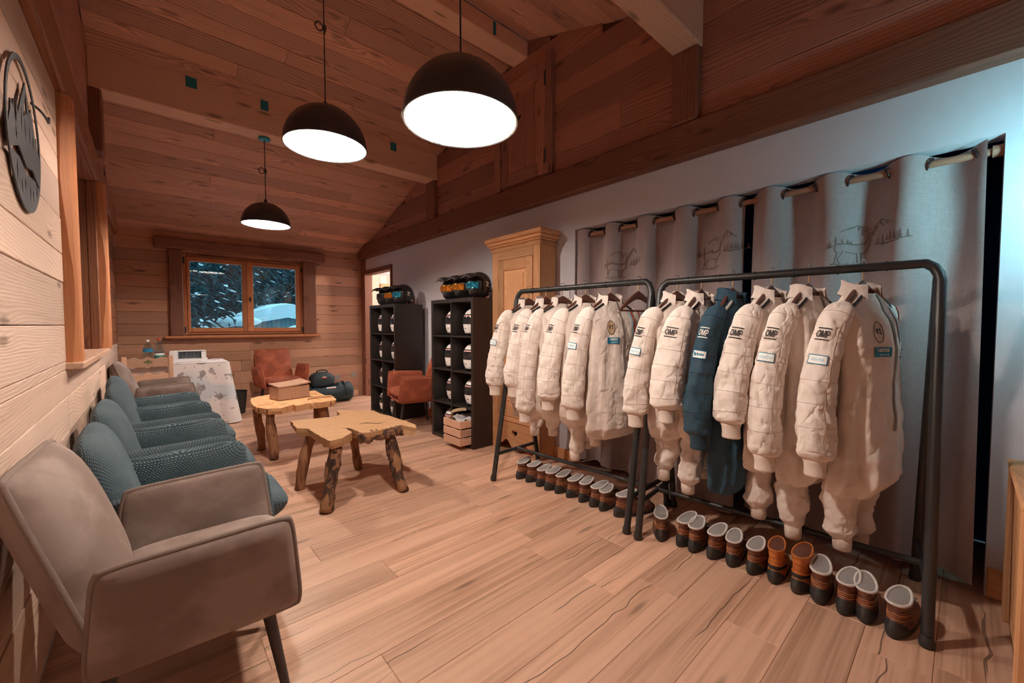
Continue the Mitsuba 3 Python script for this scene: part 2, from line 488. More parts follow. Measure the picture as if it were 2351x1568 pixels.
def extrude(poly, depth):
    from shapely.geometry import Polygon
    g = poly if hasattr(poly, 'exterior') else Polygon(poly)
    return trimesh.creation.extrude_polygon(g, depth, engine='earcut')


def to_axes(mesh, origin, ex, ey, ez):
    """Maps a mesh's x, y, z onto the three given axes at the origin."""
    v = np.asarray(mesh.vertices)
    o = np.asarray(origin, float) + v[:, :1] * np.asarray(ex, float) + v[:, 1:2] * np.asarray(ey, float) + v[:, 2:3] * np.asarray(ez, float)
    return trimesh.Trimesh(o, mesh.faces, process=False)


def text(s, height, depth=0.0015, bold=False):
    m = meshkit.text_mesh(s, height, depth, bold)
    m.apply_translation((-(m.bounds[0, 0] + m.bounds[1, 0]) / 2, -height / 2, 0))
    return m


def ellipsoid(c, r, n=3):
    m = trimesh.creation.icosphere(subdivisions=n)
    m.vertices = np.asarray(m.vertices) * np.asarray(r) + np.asarray(c)
    return m


RS = np.random.RandomState(12)
# ------------------------------------------------------------------ the room
XL, XR, YB, YF = -0.31, 2.74, 6.95, -1.30
RIDGE = (2.82, 3.87)
SF, SN = 1.454 / 4.13, 1.434 / 4.12          # slopes of the far and near roof halves


def roof(y):
    return RIDGE[1] - (y - RIDGE[0]) * SF if y > RIDGE[0] else RIDGE[1] - (RIDGE[0] - y) * SN


def timber(P, name, x0, x1, y0, y1, z0, z1, along, pal, b=0.006, bsdf='wood', seed=None, label=None):
    m = box(x0, x1, y0, y1, z0, z1, b)
    P.add(name, m, bsdf, uv=wood_uv(m, along, pal, seed), label=label)


def rows_of(z0, z1, lo, hi, rs, fixed=None):
    if fixed:
        return list(zip(fixed[:-1], fixed[1:]))
    out, z = [], z0
    while z < z1 - 0.02:
        h = rs.uniform(lo, hi)
        if z1 - (z + h) < 0.08:
            h = z1 - z
        out.append((z, z + h))
        z += h
    return out


def plank_wall(P, plane, face, normal, a0, a1, rows, holes, pal, rs, longest=2.4, bsdf='wall_wood', thick=0.024, roofed=False):
    """Horizontal boards on the wall plane ('x' or 'y' = face), running between a0 and a1, left out in the holes (a0, a1, z0, z1)."""
    for z0, z1 in rows:
        spans = [(a0, a1)]
        if roofed:
            zm = z0 + 0.35 * (z1 - z0)
            if zm > RIDGE[1] - 0.06:
                continue
            spans = [(max(a0, RIDGE[0] - (RIDGE[1] - zm) / SN), min(a1, RIDGE[0] + (RIDGE[1] - zm) / SF))]
        for h0, h1, hz0, hz1 in holes:
            if z1 > hz0 + 0.01 and z0 < hz1 - 0.01:
                spans = [q for s in spans for q in ((s[0], min(s[1], h0)), (max(s[0], h1), s[1])) if q[1] - q[0] > 0.01]
        for s0, s1 in spans:
            n = max(1, int(math.ceil((s1 - s0) / longest)))
            cuts = [s0] + sorted(s0 + (s1 - s0) * (k + rs.uniform(-0.3, 0.3)) / n for k in range(1, n)) + [s1]
            for c0, c1 in zip(cuts[:-1], cuts[1:]):
                out = rs.uniform(0, 0.003)
                d0, d1 = sorted((face + normal * out, face - normal * thick))
                if plane == 'x':
                    m = box(d0, d1, c0 + 0.0008, c1 - 0.0008, z0 + 0.0012, z1 - 0.0012, 0.0025)
                else:
                    m = box(c0 + 0.0008, c1 - 0.0008, d0, d1, z0 + 0.0012, z1 - 0.0012, 0.0025)
                P.add('plank', m, bsdf, uv=wood_uv(m, 1 if plane == 'x' else 0, pal, across=2))


# floor
rs = np.random.RandomState(3)
P = Proto()
P.add('', join(box(-0.45, 4.5, YF - 0.1, 8.1, -0.12, -0.013)), 'wood', uv=wood_uv(box(-0.45, 4.5, YF - 0.1, 8.1, -0.12, -0.013), 0, 3, 1))
y, k = YF, 0
while y < YB - 0.01:
    h = min(0.192, YB - y)
    xe = 3.4 if -0.1 < y + h / 2 < 2.27 else 4.4 if 5.8 < y + h / 2 < 6.8 else XR
    x = XL - rs.uniform(0.1, 1.1)
    while x < xe:
        L = 1.285
        x0, x1 = max(x, XL), min(x + L, xe)
        if x1 - x0 > 0.03:
            m = box(x0 + 0.0004, x1 - 0.0004, y + 0.0005, y + h - 0.0005, -0.012, 0.0, 0.0014)
            P.add('plank', m, 'floor_oak', uv=wood_uv(m, 0, 0, across=1))
        x += L
    y += h
place(P, 'floor', 'light oak plank floor with dark splits and knots', kind='structure')

# left wall with its window niche
rs = np.random.RandomState(5)
P = Proto()
P.add('', join(box(-0.40, -0.336, YF, 3.03, 0, 2.42), box(-0.40, -0.336, 3.03, 4.60, 0, 1.0), box(-0.40, -0.336, 4.60, YB, 0, 2.42),
               box(-0.40, -0.336, YF, YB, 2.42, 2.6), box(-0.40, -0.336, 0.6, 5.2, 2.6, 3.3), box(-0.40, -0.336, 1.6, 4.0, 3.3, 3.7)), 'wood',
      uv=None)
P.items[0] = ('', mikit.ply(join(box(-0.40, -0.336, YF, 3.03, 0, 2.42), box(-0.40, -0.336, 3.03, 4.60, 0, 1.0), box(-0.40, -0.336, 4.60, YB, 0, 2.42),
              box(-0.40, -0.336, YF, YB, 2.42, 2.6), box(-0.40, -0.336, 0.6, 5.2, 2.6, 3.2), box(-0.40, -0.336, 1.6, 4.0, 3.2, 3.6)), 'hanger_wood'), None, False)
LOW = [0.0, 0.17, 0.345, 0.52, 0.69, 0.855, 0.985]
HIGH = [1.025, 1.2, 1.405, 1.54, 1.71, 1.884, 1.999, 2.15, 2.31]
plank_wall(P, 'x', XL, 1, YF, 2.9, rows_of(0, 0, 0, 0, rs, LOW), [], 1, rs, 4.3)
plank_wall(P, 'x', XL, 1, 2.9, YB, rows_of(0, 0, 0, 0, rs, LOW), [], 1, rs, 2.1)
plank_wall(P, 'x', XL, 1, YF, 2.9, rows_of(0, 0, 0, 0, rs, [0.985, 1.025] + HIGH[1:]), [], 1, rs, 4.3)
plank_wall(P, 'x', XL, 1, 4.62, YB, rows_of(0, 0, 0, 0, rs, [0.985, 1.13, 1.29, 1.46, 1.63, 1.8, 1.96, 2.13, 2.31]), [], 9, rs, 2.5)  # shade past the niche put into these boards by a darker palette
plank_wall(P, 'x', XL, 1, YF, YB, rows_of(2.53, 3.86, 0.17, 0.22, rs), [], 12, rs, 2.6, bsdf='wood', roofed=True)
timber(P, 'beam', -0.42, -0.272, YF, YB, 2.31, 2.53, 1, 9, 0.012, label='dark tie beam')
_o = [(YF, 2.5), (YB, 2.5), (YB, roof(YB) + 0.06), (RIDGE[0], RIDGE[1] + 0.06), (YF, roof(YF) + 0.06)]
P.add('gable_backing', to_axes(extrude(_o, 0.06), (-0.40, 0, 0), (0, 1, 0), (0, 0, 1), (1, 0, 0)), 'hanger_wood')
timber(P, 'post', -0.33, -0.235, 4.44, 4.65, 2.53, 3.0, 2, 3, 0.01)
place(P, 'wall_left', 'left wall of wide brushed larch boards', kind='structure')


def waney_post(P, xf, xb, y0, y1, z0, z1, seed, name):
    """A squared post whose room-side front edge keeps the wavy face of the trunk."""
    r = np.random.RandomState(seed)
    rings = []
    zs = np.linspace(z0, z1, 15)
    a = 0.030 + 0.016 * np.sin(np.linspace(0.5, 7, 15) + r.uniform(0, 6)) + r.uniform(-0.003, 0.003, 15)
    for z, w in zip(zs, a):
        rings.append([(xb, y0, z), (xf - w, y0, z), (xf - 0.35 * w, y0 + 0.5 * w, z), (xf, y0 + 1.3 * w, z), (xf, y1, z), (xb, y1, z)])
    m = loft(np.array(rings)[:, ::-1])
    P.add(name, m, 'wood', uv=wood_uv(m, 2, 7))


# the niche's window in the left wall
P = Proto()
waney_post(P, -0.258, -0.40, 2.902, 3.03, 1.02, 2.308, 2, 'post')
waney_post(P, -0.235, -0.40, 4.50, 4.62, 1.02, 2.308, 5, 'post')
timber(P, 'sill', -0.52, -0.246, 2.87, 4.64, 0.985, 1.02, 1, 4)
timber(P, 'reveal_board', -0.53, -0.345, 4.47, 4.498, 1.02, 2.30, 2, 9)
timber(P, 'reveal_board', -0.343, -0.288, 4.47, 4.498, 1.02, 2.30, 2, 9)
timber(P, 'reveal_board', -0.53, -0.40, 3.005, 3.03, 1.02, 2.30, 2, 9)
timber(P, 'soffit', -0.53, -0.30, 3.03, 4.50, 2.30, 2.33, 1, 3)
P.add('frame', join(box(-0.56, -0.51, 3.0, 3.06, 1.02, 2.3), box(-0.56, -0.51, 4.45, 4.51, 1.02, 2.3), box(-0.56, -0.51, 3.06, 4.45, 1.02, 1.09), box(-0.56, -0.51, 3.06, 4.45, 2.23, 2.3)), 'rod_wood')
P.add('pane', box(-0.536, -0.534, 3.06, 4.45, 1.09, 2.23, 0.0003), 'pane_glass')
P.add('unseen_shutter', box(-0.66, -0.63, 2.9, 4.6, 0.9, 2.4), 'hanger_wood')  # unseen board behind the pane, keeps the outside light out
place(P, 'window_2', 'window niche in the left wall between rough honey-coloured posts', kind='structure')

# back wall with the window to the snow
rs = np.random.RandomState(8)
WX0, WX1, WZ0, WZ1 = 0.335, 1.785, 1.075, 2.155
P = Proto()
P.add('', join(box(XL - 0.1, WX0, YB + 0.026, YB + 0.12, 0, 2.5), box(WX1, XR + 0.10, YB + 0.026, YB + 0.12, 0, 2.5),
               box(WX0, WX1, YB + 0.026, YB + 0.12, 0, WZ0), box(WX0, WX1, YB + 0.026, YB + 0.12, WZ1, 2.5)), 'hanger_wood')
plank_wall(P, 'y', YB, -1, XL, XR, rows_of(0.0, 1.07, 0.125, 0.185, rs) + rows_of(1.07, 2.16, 0.125, 0.185, rs) + rows_of(2.16, 2.42, 0.1, 0.185, rs), [(0.33, 1.79, 1.07, 2.16)], 11, rs, 1.9)
place(P, 'wall_back', 'back wall of horizontal larch boards around the window', kind='structure')

P = Proto()
timber(P, 'lintel', 0.05, 2.11, 6.84, 6.948, 2.195, 2.333, 0, 3, 0.012)
timber(P, 'post', 0.19, 0.335, 6.865, 6.948, 1.06, 2.195, 2, 3, 0.01)
timber(P, 'post', 1.785, 1.98, 6.885, 6.948, 1.06, 2.195, 2, 3, 0.01)
timber(P, 'sill', 0.13, 2.01, 6.81, 6.95, 1.03, 1.062, 0, 7, 0.006)
for a in ((0.335, 0.375, 1.075, 2.155), (1.745, 1.785, 1.075, 2.155)):
    timber(P, 'frame', a[0], a[1], 6.925, 7.0, a[2], a[3], 2, 7, 0.004)
timber(P, 'frame', 0.375, 1.745, 6.925, 7.0, 2.115, 2.155, 0, 7, 0.004)
timber(P, 'frame', 0.375, 1.745, 6.925, 7.0, 1.075, 1.11, 0, 7, 0.004)
for c, (x0, x1) in enumerate(((0.375, 1.045), (1.048, 1.745))):
    s0, s1 = (0.032, 0.054) if c == 0 else (0.078, 0.054)
    parts = [(x0, x0 + s0, 1.11, 2.115, 2), (x1 - s1, x1, 1.11, 2.115, 2), (x0 + s0, x1 - s1, 1.11, 1.167, 0), (x0 + s0, x1 - s1, 2.058, 2.115, 0)]
    ms = [box(q[0], q[1], 6.905, 6.965, q[2], q[3], 0.004) for q in parts]
    uvs = np.vstack([wood_uv(m, q[4], 7) for m, q in zip(ms, parts)])
    casement = P.add('casement', join(*ms), 'wood', uv=uvs)
    P.add(casement + '__pane', box(x0 + s0, x1 - s1, 6.938, 6.940, 1.167, 2.058, 0.0003), 'pane_glass')
m = ellipsoid((1.085, 6.893, 1.575), (0.014, 0.010, 0.036))
P.add('handle', join(m, ellipsoid((1.085, 6.905, 1.575), (0.008, 0.02, 0.008))), 'rubber', smooth=True, label='black oval handle')
for x, z in ((0.347, 2.06), (0.347, 1.14), (1.773, 2.06), (1.773, 1.14)):
    P.add('hinge', box(x - 0.009, x + 0.009, 6.905, 6.925, z - 0.04, z + 0.04, 0.003), 'rubber')
timber(P, 'vent', 0.50, 0.85, 6.895, 6.925, 2.12, 2.145, 0, 3)
place(P, 'window_1', 'two-leaf wooden window in the back wall looking onto snowy trees', kind='structure')

# right wall: plaster, the curtained opening, the far door
P = Proto()
w0, w1 = XR, XR + 0.11
from shapely.geometry import Polygon


def gable_outline(z0):
    return [(YF, z0), (YB, z0), (YB, roof(YB) + 0.06), (RIDGE[0], RIDGE[1] + 0.06), (YF, roof(YF) + 0.06)]


wall_shape = Polygon([(YF, 0), (YB + 0.1, 0), (YB + 0.1, 2.45), (YF, 2.45)]).difference(Polygon([(-0.084, -1), (2.262, -1), (2.262, 2.02), (-0.084, 2.02)])).difference(Polygon([(5.80, -1), (6.81, -1), (6.81, 2.06), (5.80, 2.06)]))
P.add('', to_axes(extrude(wall_shape, 0.11), (w0, 0, 0), (0, 1, 0), (0, 0, 1), (1, 0, 0)), 'plaster')
P.add('gable_backing', to_axes(extrude(gable_outline(2.40), 0.08), (2.742, 0, 0), (0, 1, 0), (0, 0, 1), (1, 0, 0)), 'hanger_wood')
rs = np.random.RandomState(14)
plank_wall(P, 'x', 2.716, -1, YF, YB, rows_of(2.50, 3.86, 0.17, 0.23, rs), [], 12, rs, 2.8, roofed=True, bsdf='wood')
timber(P, 'beam', 2.655, 2.80, YF, YB, 2.31, 2.535, 1, 3, 0.012, label='dark wall plate beam')
timber(P, 'post', 2.658, 2.716, 4.44, 4.645, 2.535, 3.0, 2, 3, 0.01)
timber(P, 'post', 2.650, 2.716, 1.195, 1.37, 2.535, 3.0, 2, 3, 0.01)
place(P, 'wall_right', 'white plaster right wall under a dark beam and larch gable boards', kind='structure')
P = Proto()
timber(P, 'board', 2.722, 2.74, YF, -0.088, 0, 0.135, 1, 5)
timber(P, 'board', 2.722, 2.74, 2.27, 5.79, 0, 0.10, 1, 5)
place(P, 'baseboard_right', 'pine skirting board along the white wall', kind='structure')
P = Proto()
timber(P, 'board', 1.9, 2.64, 6.93, 6.949, 0, 0.10, 0, 4)
place(P, 'baseboard_back', 'pale skirting board at the foot of the back wall', kind='structure')

P = Proto()
P.add('', join(box(3.42, 3.47, -0.2, 2.4, 0, 2.2), box(2.85, 3.42, -0.16, -0.10, 0, 2.2), box(2.85, 3.42, 2.28, 2.34, 0, 2.2), box(2.85, 3.47, -0.16, 2.34, 2.14, 2.2)), 'recess_blue')
place(P, 'wall_alcove', 'deep blue walls of the alcove behind the curtains', kind='structure')

P = Proto()
timber(P, 'jamb', 2.715, 2.85, 6.79, 6.945, 0, 2.30, 2, 3)
timber(P, 'jamb', 2.715, 2.85, 5.785, 5.82, 0, 2.05, 2, 3)
timber(P, 'head', 2.715, 2.85, 5.785, 6.79, 2.05, 2.12, 1, 3)
place(P, 'door_1', 'open doorway with dark brown frame at the far end of the white wall', kind='structure')

# hallway behind it
rs = np.random.RandomState(21)
P = Proto()
for k in range(11):
    x0 = 2.85 + 0.155 * k
    m = box(x0 + 0.001, x0 + 0.154, 7.90, 7.93, 0, 2.21, 0.003)
    P.add('plank', m, 'wood', uv=wood_uv(m, 2, 1))
for k in range(7):
    y0 = 6.95 + 0.137 * k
    m = box(2.86, 2.89, y0 + 0.001, y0 + 0.136, 0, 2.21, 0.003)
    P.add('plank', m, 'wood', uv=wood_uv(m, 2, 1))
P.add('shell', join(box(4.45, 4.5, 5.2, 8.0, 0, 2.3), box(2.85, 4.5, 5.2, 5.25, 0, 2.3), box(2.7, 4.5, 7.94, 8.0, 0, 2.3), box(2.75, 2.85, 6.95, 8.0, 0, 2.3)), 'plaster')
P.add('hall_ceiling', box(2.85, 4.5, 5.2, 8.0, 2.21, 2.27), 'plaster')
timber(P, 'corner_post', 2.90, 3.02, 7.50, 7.62, 0, 2.21, 2, 3)
place(P, 'wall_hall', 'lit hallway of vertical pine boards seen through the far doorway', kind='structure')
P = Proto()
for q in ((3.47, 3.54, 0, 2.04, 2), (4.16, 4.23, 0, 2.04, 2), (3.54, 4.16, 1.97, 2.04, 0)):
    timber(P, 'frame', q[0], q[1], 7.86, 7.90, q[2], q[3], q[4], 5)
P.add('leaf', box(3.54, 4.16, 7.875, 7.90, 0.01, 1.97, 0.004), 'patch_pale')
place(P, 'door_2', 'pale door with honey-coloured frame at the end of the hallway', kind='structure')
P = Proto()
P.add('base', lathe([(0.0, 2.209), (0.09, 2.209), (0.09, 2.18), (0.06, 2.17), (0, 2.17)]), 'plaster', smooth=40)
P.shape('bulb', {'type': 'sphere', 'center': [0, 0, 2.12], 'radius': 0.05, 'emitter': {'type': 'area', 'radiance': rgb(*HALL_BULB)}, 'bsdf': {'type': 'ref', 'id': 'plaster'}})
place(P, 'unseen_ceiling_lamp', 'unseen hallway lamp, out of view, lighting the boards beyond the far doorway', 'lamp', M=frame(3.75, 6.5))  # out of view, placed to light the hallway

# rear wall behind the camera
rs = np.random.RandomState(31)
P = Proto()
P.add('', box(XL - 0.1, XR + 0.1, YF - 0.12, YF - 0.026, 0, 2.6), 'hanger_wood')
plank_wall(P, 'y', YF, 1, XL, XR, rows_of(0.0, 2.43, 0.15, 0.2, rs), [], 1, rs, 2.0, bsdf='wood')
place(P, 'wall_rear', 'larch boarded wall behind the camera', kind='structure')
# unseen cold lamp, placed to light the right end of the white wall
P = Proto()
fd = np.array([1.0, 0.12, 0.10])
fd /= np.linalg.norm(fd)
fx = np.cross(fd, [0, 0, 1.0])
fx /= np.linalg.norm(fx)
fy = np.cross(fx, fd)
fo = np.array([2.31, -0.42, 1.72])
P.add('housing', to_axes(box(-0.11, 0.11, -0.11, 0.11, -0.04, -0.004, 0.006), fo, fx, fy, fd), 'black_metal')
m = trimesh.Trimesh([(-0.10, -0.10, 0), (0.10, -0.10, 0), (0.10, 0.10, 0), (-0.10, 0.10, 0)], [(0, 1, 2), (0, 2, 3)], process=False)
m = to_axes(m, fo, fx, fy, fd)
if np.cross(m.vertices[1] - m.vertices[0], m.vertices[2] - m.vertices[0]) @ fd < 0:
    m.faces = m.faces[:, ::-1]
P.add('diffuser', m, 'carton', emitter={'type': 'area', 'radiance': rgb(*UNSEEN_LAMP)})
P.add('pole', tube([(2.27, -0.42, 0.67), (2.27, -0.42, 1.72)], 0.011, 10), 'black_metal', smooth=True)
P.add('base', lathe([(0, 0), (0.10, 0), (0.10, 0.012), (0.02, 0.022), (0, 0.022)], 24), 'black_metal', smooth=30, to_world=T().translate([2.27, -0.42, 0.656]))
place(P, 'unseen_floodlight', 'unseen cold lamp, out of view, lighting the right end of the white wall', 'lamp')

# ceiling
rs = np.random.RandomState(17)
P = Proto()
out = []
for sgn, run, drop in ((1, 4.2, SF), (-1, 4.2, SN)):
    L = math.hypot(run, run * drop)
    d = np.array([0, sgn, -drop]) / math.hypot(1, drop)
    nrm = np.array([0, sgn * drop, 1]) / math.hypot(1, drop)
    slab = box(XL - 0.1, XR + 0.1, 0, L, 0.022, 0.10)
    out.append(to_axes(slab, (0, RIDGE[0], RIDGE[1]), (1, 0, 0), d, nrm))
P.add('', join(*out), 'hanger_wood')
for sgn, run, drop in ((1, 4.13, SF), (-1, 4.12, SN)):
    L = math.hypot(run, run * drop)
    d = np.array([0, sgn, -drop]) / math.hypot(1, drop)
    nrm = np.array([0, sgn * drop, 1]) / math.hypot(1, drop)
    s = 0.0
    while s < L - 0.03:
        h = min(rs.uniform(0.14, 0.20), L - s)
        cuts = [XL, XR] if rs.rand() < 0.55 else [XL, rs.uniform(0.4, 2.2), XR]
        for c0, c1 in zip(cuts[:-1], cuts[1:]):
            m = box(c0 + 0.0006, c1 - 0.0006, s + 0.001, s + h - 0.001, -rs.uniform(0, 0.002), 0.022, 0.003)
            uv = wood_uv(m, 0, 2, across=1)
            P.add('plank', to_axes(m, (0, RIDGE[0], RIDGE[1]), (1, 0, 0), d, nrm), 'wood', uv=uv)
        s += h
timber(P, 'beam', XL, 2.716, 4.44, 4.65, 3.0, 3.32, 0, 4, 0.008)
timber(P, 'beam', XL, 2.716, 2.82, 3.02, 3.71, 3.86, 0, 4, 0.008)
timber(P, 'beam', XL, 2.716, 1.19, 1.37, 3.0, 3.33, 0, 4, 0.008)
place(P, 'ceiling', 'sloping ceiling of reddish larch boards on three squared purlins', kind='structure')

# small loft door with a heart in the right gable
P = Proto()


def heart(s, n=40):
    t = np.linspace(0, 2 * np.pi, n, endpoint=False)
    return np.c_[16 * np.sin(t) ** 3, 13 * np.cos(t) - 5 * np.cos(2 * t) - 2 * np.cos(3 * t) - np.cos(4 * t)] * s / 32.0


from shapely.geometry import Polygon
for q in ((2.48, 2.555, 2.55, 3.62, 2), (3.185, 3.27, 2.55, 3.60, 2)):
    timber(P, 'jamb', 2.672, 2.716, q[0], q[1], q[2], q[3], q[4], 12)
for q in ((2.56, 2.66, 2.57, 3.56, 2), (3.08, 3.18, 2.57, 3.56, 2), (2.66, 3.08, 2.57, 2.69, 1), (2.66, 3.08, 3.44, 3.56, 1)):
    timber(P, 'rail', 2.680, 2.712, q[0], q[1], q[2], q[3], q[4], 12)
hole = heart(0.085) + np.array([0.27, 0.50])
pan = Polygon([(0, 0), (0.42, 0), (0.42, 0.75), (0, 0.75)]).difference(Polygon(hole))
m = to_axes(extrude(pan, 0.012), (2.692, 2.66, 2.69), (0, 1, 0), (0, 0, 1), (1, 0, 0))
P.add('panel', m, 'wood', uv=wood_uv(m, 2, 12))
m = to_axes(extrude(Polygon([(0.05, 0.05), (0.37, 0.05), (0.37, 0.70), (0.05, 0.70)]).difference(Polygon(hole)), 0.006), (2.686, 2.66, 2.69), (0, 1, 0), (0, 0, 1), (1, 0, 0))
P.add('panel', m, 'wood', uv=wood_uv(m, 2, 12))
P.add('heart_shade_plate', box(2.706, 2.709, 2.82, 3.04, 3.08, 3.32, 0.0005), 'rubber')  # black plate in place of the shade behind the cut-out
for z in (2.72, 3.40):
    P.add('hinge', box(2.672, 2.682, 2.553, 2.575, z - 0.06, z + 0.06, 0.002), 'iron')
place(P, 'door_4', 'small panelled loft door with a cut-out heart in the right gable', kind='structure')

# ------------------------------------------------------------------ outside: snow, shed, spruces
P = Proto()
r = np.random.RandomState(2)
gx, gy = np.meshgrid(np.linspace(-14, 26, 40), np.linspace(7.2, 40, 40))
gz = -0.4 + 0.06 * np.clip(gy - 9, 0, 99) + 0.25 * meshkit.fbm(np.stack([gx * 0.3, gy * 0.3, gx * 0], -1))
P.add('', grid_mesh(np.stack([gx, gy, gz], -1)), 'snow', smooth=True)
place(P, 'snow_field', 'snow covered ground outside the window', 'snow', kind='stuff')

P = Proto()
ax, az = 2.887, 1.72


def gable(y0, y1, x0, x1, z0, ztop, apex):
    pts = [(x0, z0), (x1, z0), (x1, ztop), (apex, az), (x0, ztop)]
    return to_axes(extrude(pts, y1 - y0), (0, y0, 0), (1, 0, 0), (0, 0, 1), (0, 1, 0))


for k in range(22):
    x0 = 2.0 + 0.12 * k - 0.9
    top = az - 0.05 - 0.40 * abs(x0 + 0.06 - ax) * (0.36 / 0.40)
    m = box(x0, x0 + 0.115, 13.0, 13.03, -0.2, top, 0.004)
    P.add('board', m, 'shed_board')
for sgn in (-1, 1):
    d = np.array([sgn, 0, -0.36]) / math.hypot(1, 0.36)
    nn = np.array([sgn * 0.36, 0, 1]) / math.hypot(1, 0.36)
    m = box(0, 2.1, 12.75, 16.0, 0, 0.05, 0.01)
    P.add('roof', to_axes(m, (ax, 0, az - 0.02), d, (0, 1, 0), nn), 'trunk')
ys = np.linspace(12.70, 16.0, 10)
rings = []
for yv in ys:
    xs = np.linspace(ax - 2.0, ax + 2.0, 25)
    zz = az + 0.03 - 0.36 * np.sqrt((xs - ax) ** 2 + 0.02)
    th = 0.15 + 0.03 * np.sin(xs * 4 + yv)
    th = th * np.clip((2.0 - np.abs(xs - ax)) * 6, 0.15, 1) * (0.75 if yv == ys[0] else 1)
    rings.append(np.vstack([np.c_[xs, np.full(25, yv), zz + th], np.c_[xs[::-1], np.full(25, yv), zz[::-1]]]))
P.add('snow_cap', loft(rings), 'snow', smooth=50, label='thick snow on the shed roof')
place(P, 'garden_shed', 'board shed with a thick snow roof seen through the right window leaf', 'shed')
P = Proto()
m = ellipsoid((0, 0, 0), (0.42, 0.45, 0.27), 4)
m.vertices = np.asarray(m.vertices) * (0.85 + 0.35 * meshkit.fbm(np.asarray(m.vertices) * 3.0))[:, None]
P.add('', m, 'snow', smooth=True)
place(P, 'snow_mound', 'rounded heap of snow in front of the shed, low in the right pane', 'snow', M=frame(2.78, 11.0, 0.93))
P = Proto()
m = ellipsoid((0, 0, 0), (0.40, 0.5, 0.12), 4)
m.vertices = np.asarray(m.vertices) * (0.85 + 0.35 * meshkit.fbm(np.asarray(m.vertices) * 3.0 + 5))[:, None]
P.add('', m, 'snow', smooth=True)
place(P, 'snow_mound', 'flat snow cushion low in the right corner of the left pane', 'snow', M=frame(1.72, 12.0, 1.30))


def spruce(seed, height, spread):
    r = np.random.RandomState(seed)
    P = Proto()
    P.add('trunk', tube([(0, 0, 0), (0, 0, height)], [0.16, 0.02], 8), 'trunk', smooth=True)
    bough, snow = [], []
    layers = int(height * 4.2)
    ico = trimesh.creation.icosphere(subdivisions=1)
    iv = np.asarray(ico.vertices)
    for k in range(layers):
        f = k / layers
        z = 0.3 + (height - 0.4) * f
        R = spread * (1 - f) ** 0.8
        for j in range(13):
            a = 2 * math.pi * (j + r.rand()) / 13
            L = R * r.uniform(0.6, 1.1) + 0.10
            d = np.array([math.cos(a), math.sin(a), 0])
            s = np.array([-d[1], d[0], 0])
            zz = z + r.uniform(-0.1, 0.1)
            p0, p1, p2 = d * 0.05 + [0, 0, zz], d * L * 0.55 + [0, 0, zz - 0.16 * L], d * L + [0, 0, zz - 0.48 * L]
            for g in range(7):
                t = (g + 0.6) / 7.2
                c0 = p0 * (1 - t) ** 2 + 2 * p1 * t * (1 - t) + p2 * t * t
                sg = 1 if g % 2 else -1
                w = (0.20 * L + 0.05) * (1 - 0.5 * t)
                tip = c0 + s * sg * w * r.uniform(0.7, 1.1) + d * w * r.uniform(0.5, 0.9) - [0, 0, w * r.uniform(0.5, 0.9)]
                e = (d * 0.5 - s * sg * 0.5) * 0.10 * w + d * 0.03
                bough.append(trimesh.Trimesh(np.array([c0 - e, c0 + e, tip, c0 + (tip - c0) * 0.4 + [0, 0, 0.04]]), [(0, 1, 3), (1, 2, 3), (2, 0, 3), (0, 2, 1)], process=False))
            w = 0.10 * L + 0.03
            if r.rand() < 0.45:
                t = r.uniform(0.2, 0.95)
                c = (p1 * (1 - t) + p2 * t) + s * r.uniform(-0.5, 0.5) * w * (1 - t) + np.array([0, 0, 0.03])
                m = np.stack([d * r.uniform(0.05, 0.11) + [0, 0, -0.03], s * r.uniform(0.02, 0.05), np.array([0, 0, r.uniform(0.012, 0.022)])])
                snow.append(trimesh.Trimesh(iv @ m + c, ico.faces, process=False))
    P.add('foliage', join(*bough), 'spruce', stuff=True)
    P.add('snow_load', join(*snow), 'snow', smooth=True, stuff=True, label='snow lying on the boughs')
    return P


tree_a, tree_b = spruce(4, 9.0, 1.9), spruce(9, 11.0, 2.2)
for k, (x, y, z, yaw, big, text_) in enumerate((
        (0.55, 12.4, -0.9, 10, 0, 'snow flecked spruce nearest the window, filling the left pane'),
        (1.9, 15.5, -0.6, 80, 1, 'dark spruce behind the middle bar of the window'),
        (3.4, 19.0, -0.3, 150, 1, 'spruce rising behind the ridge of the snowy shed'),
        (4.9, 18.0, -0.4, 220, 0, 'spruce at the right edge of the right pane'),
        (-0.2, 17.0, -0.6, 300, 1, 'spruce at the far left edge of the left pane'),
        (2.6, 23.0, 0.0, 40, 0, 'distant spruce behind the other trees in the right pane'))):
    place(tree_b if big else tree_a, 'spruce_tree', text_, 'tree', 'snowy spruces outside the window', frame(x, y, z, yaw))
P = Proto()
rs_ = np.random.RandomState(77)
hx, hy = np.meshgrid(np.linspace(-30, 45, 60), np.linspace(30, 48, 20))
hz = -1 + (hy - 30) * 1.1 + 2.5 * meshkit.fbm(np.stack([hx * 0.4, hy * 0.4, hx * 0], -1)) + 1.8 * meshkit.noise(np.stack([hx * 1.3, hy * 1.3, hx * 0], -1))
P.add('', grid_mesh(np.stack([hx, hy, hz], -1)), 'spruce', smooth=False)
place(P, 'forest_slope', 'dark wooded hillside behind the spruces', 'hillside', kind='stuff')
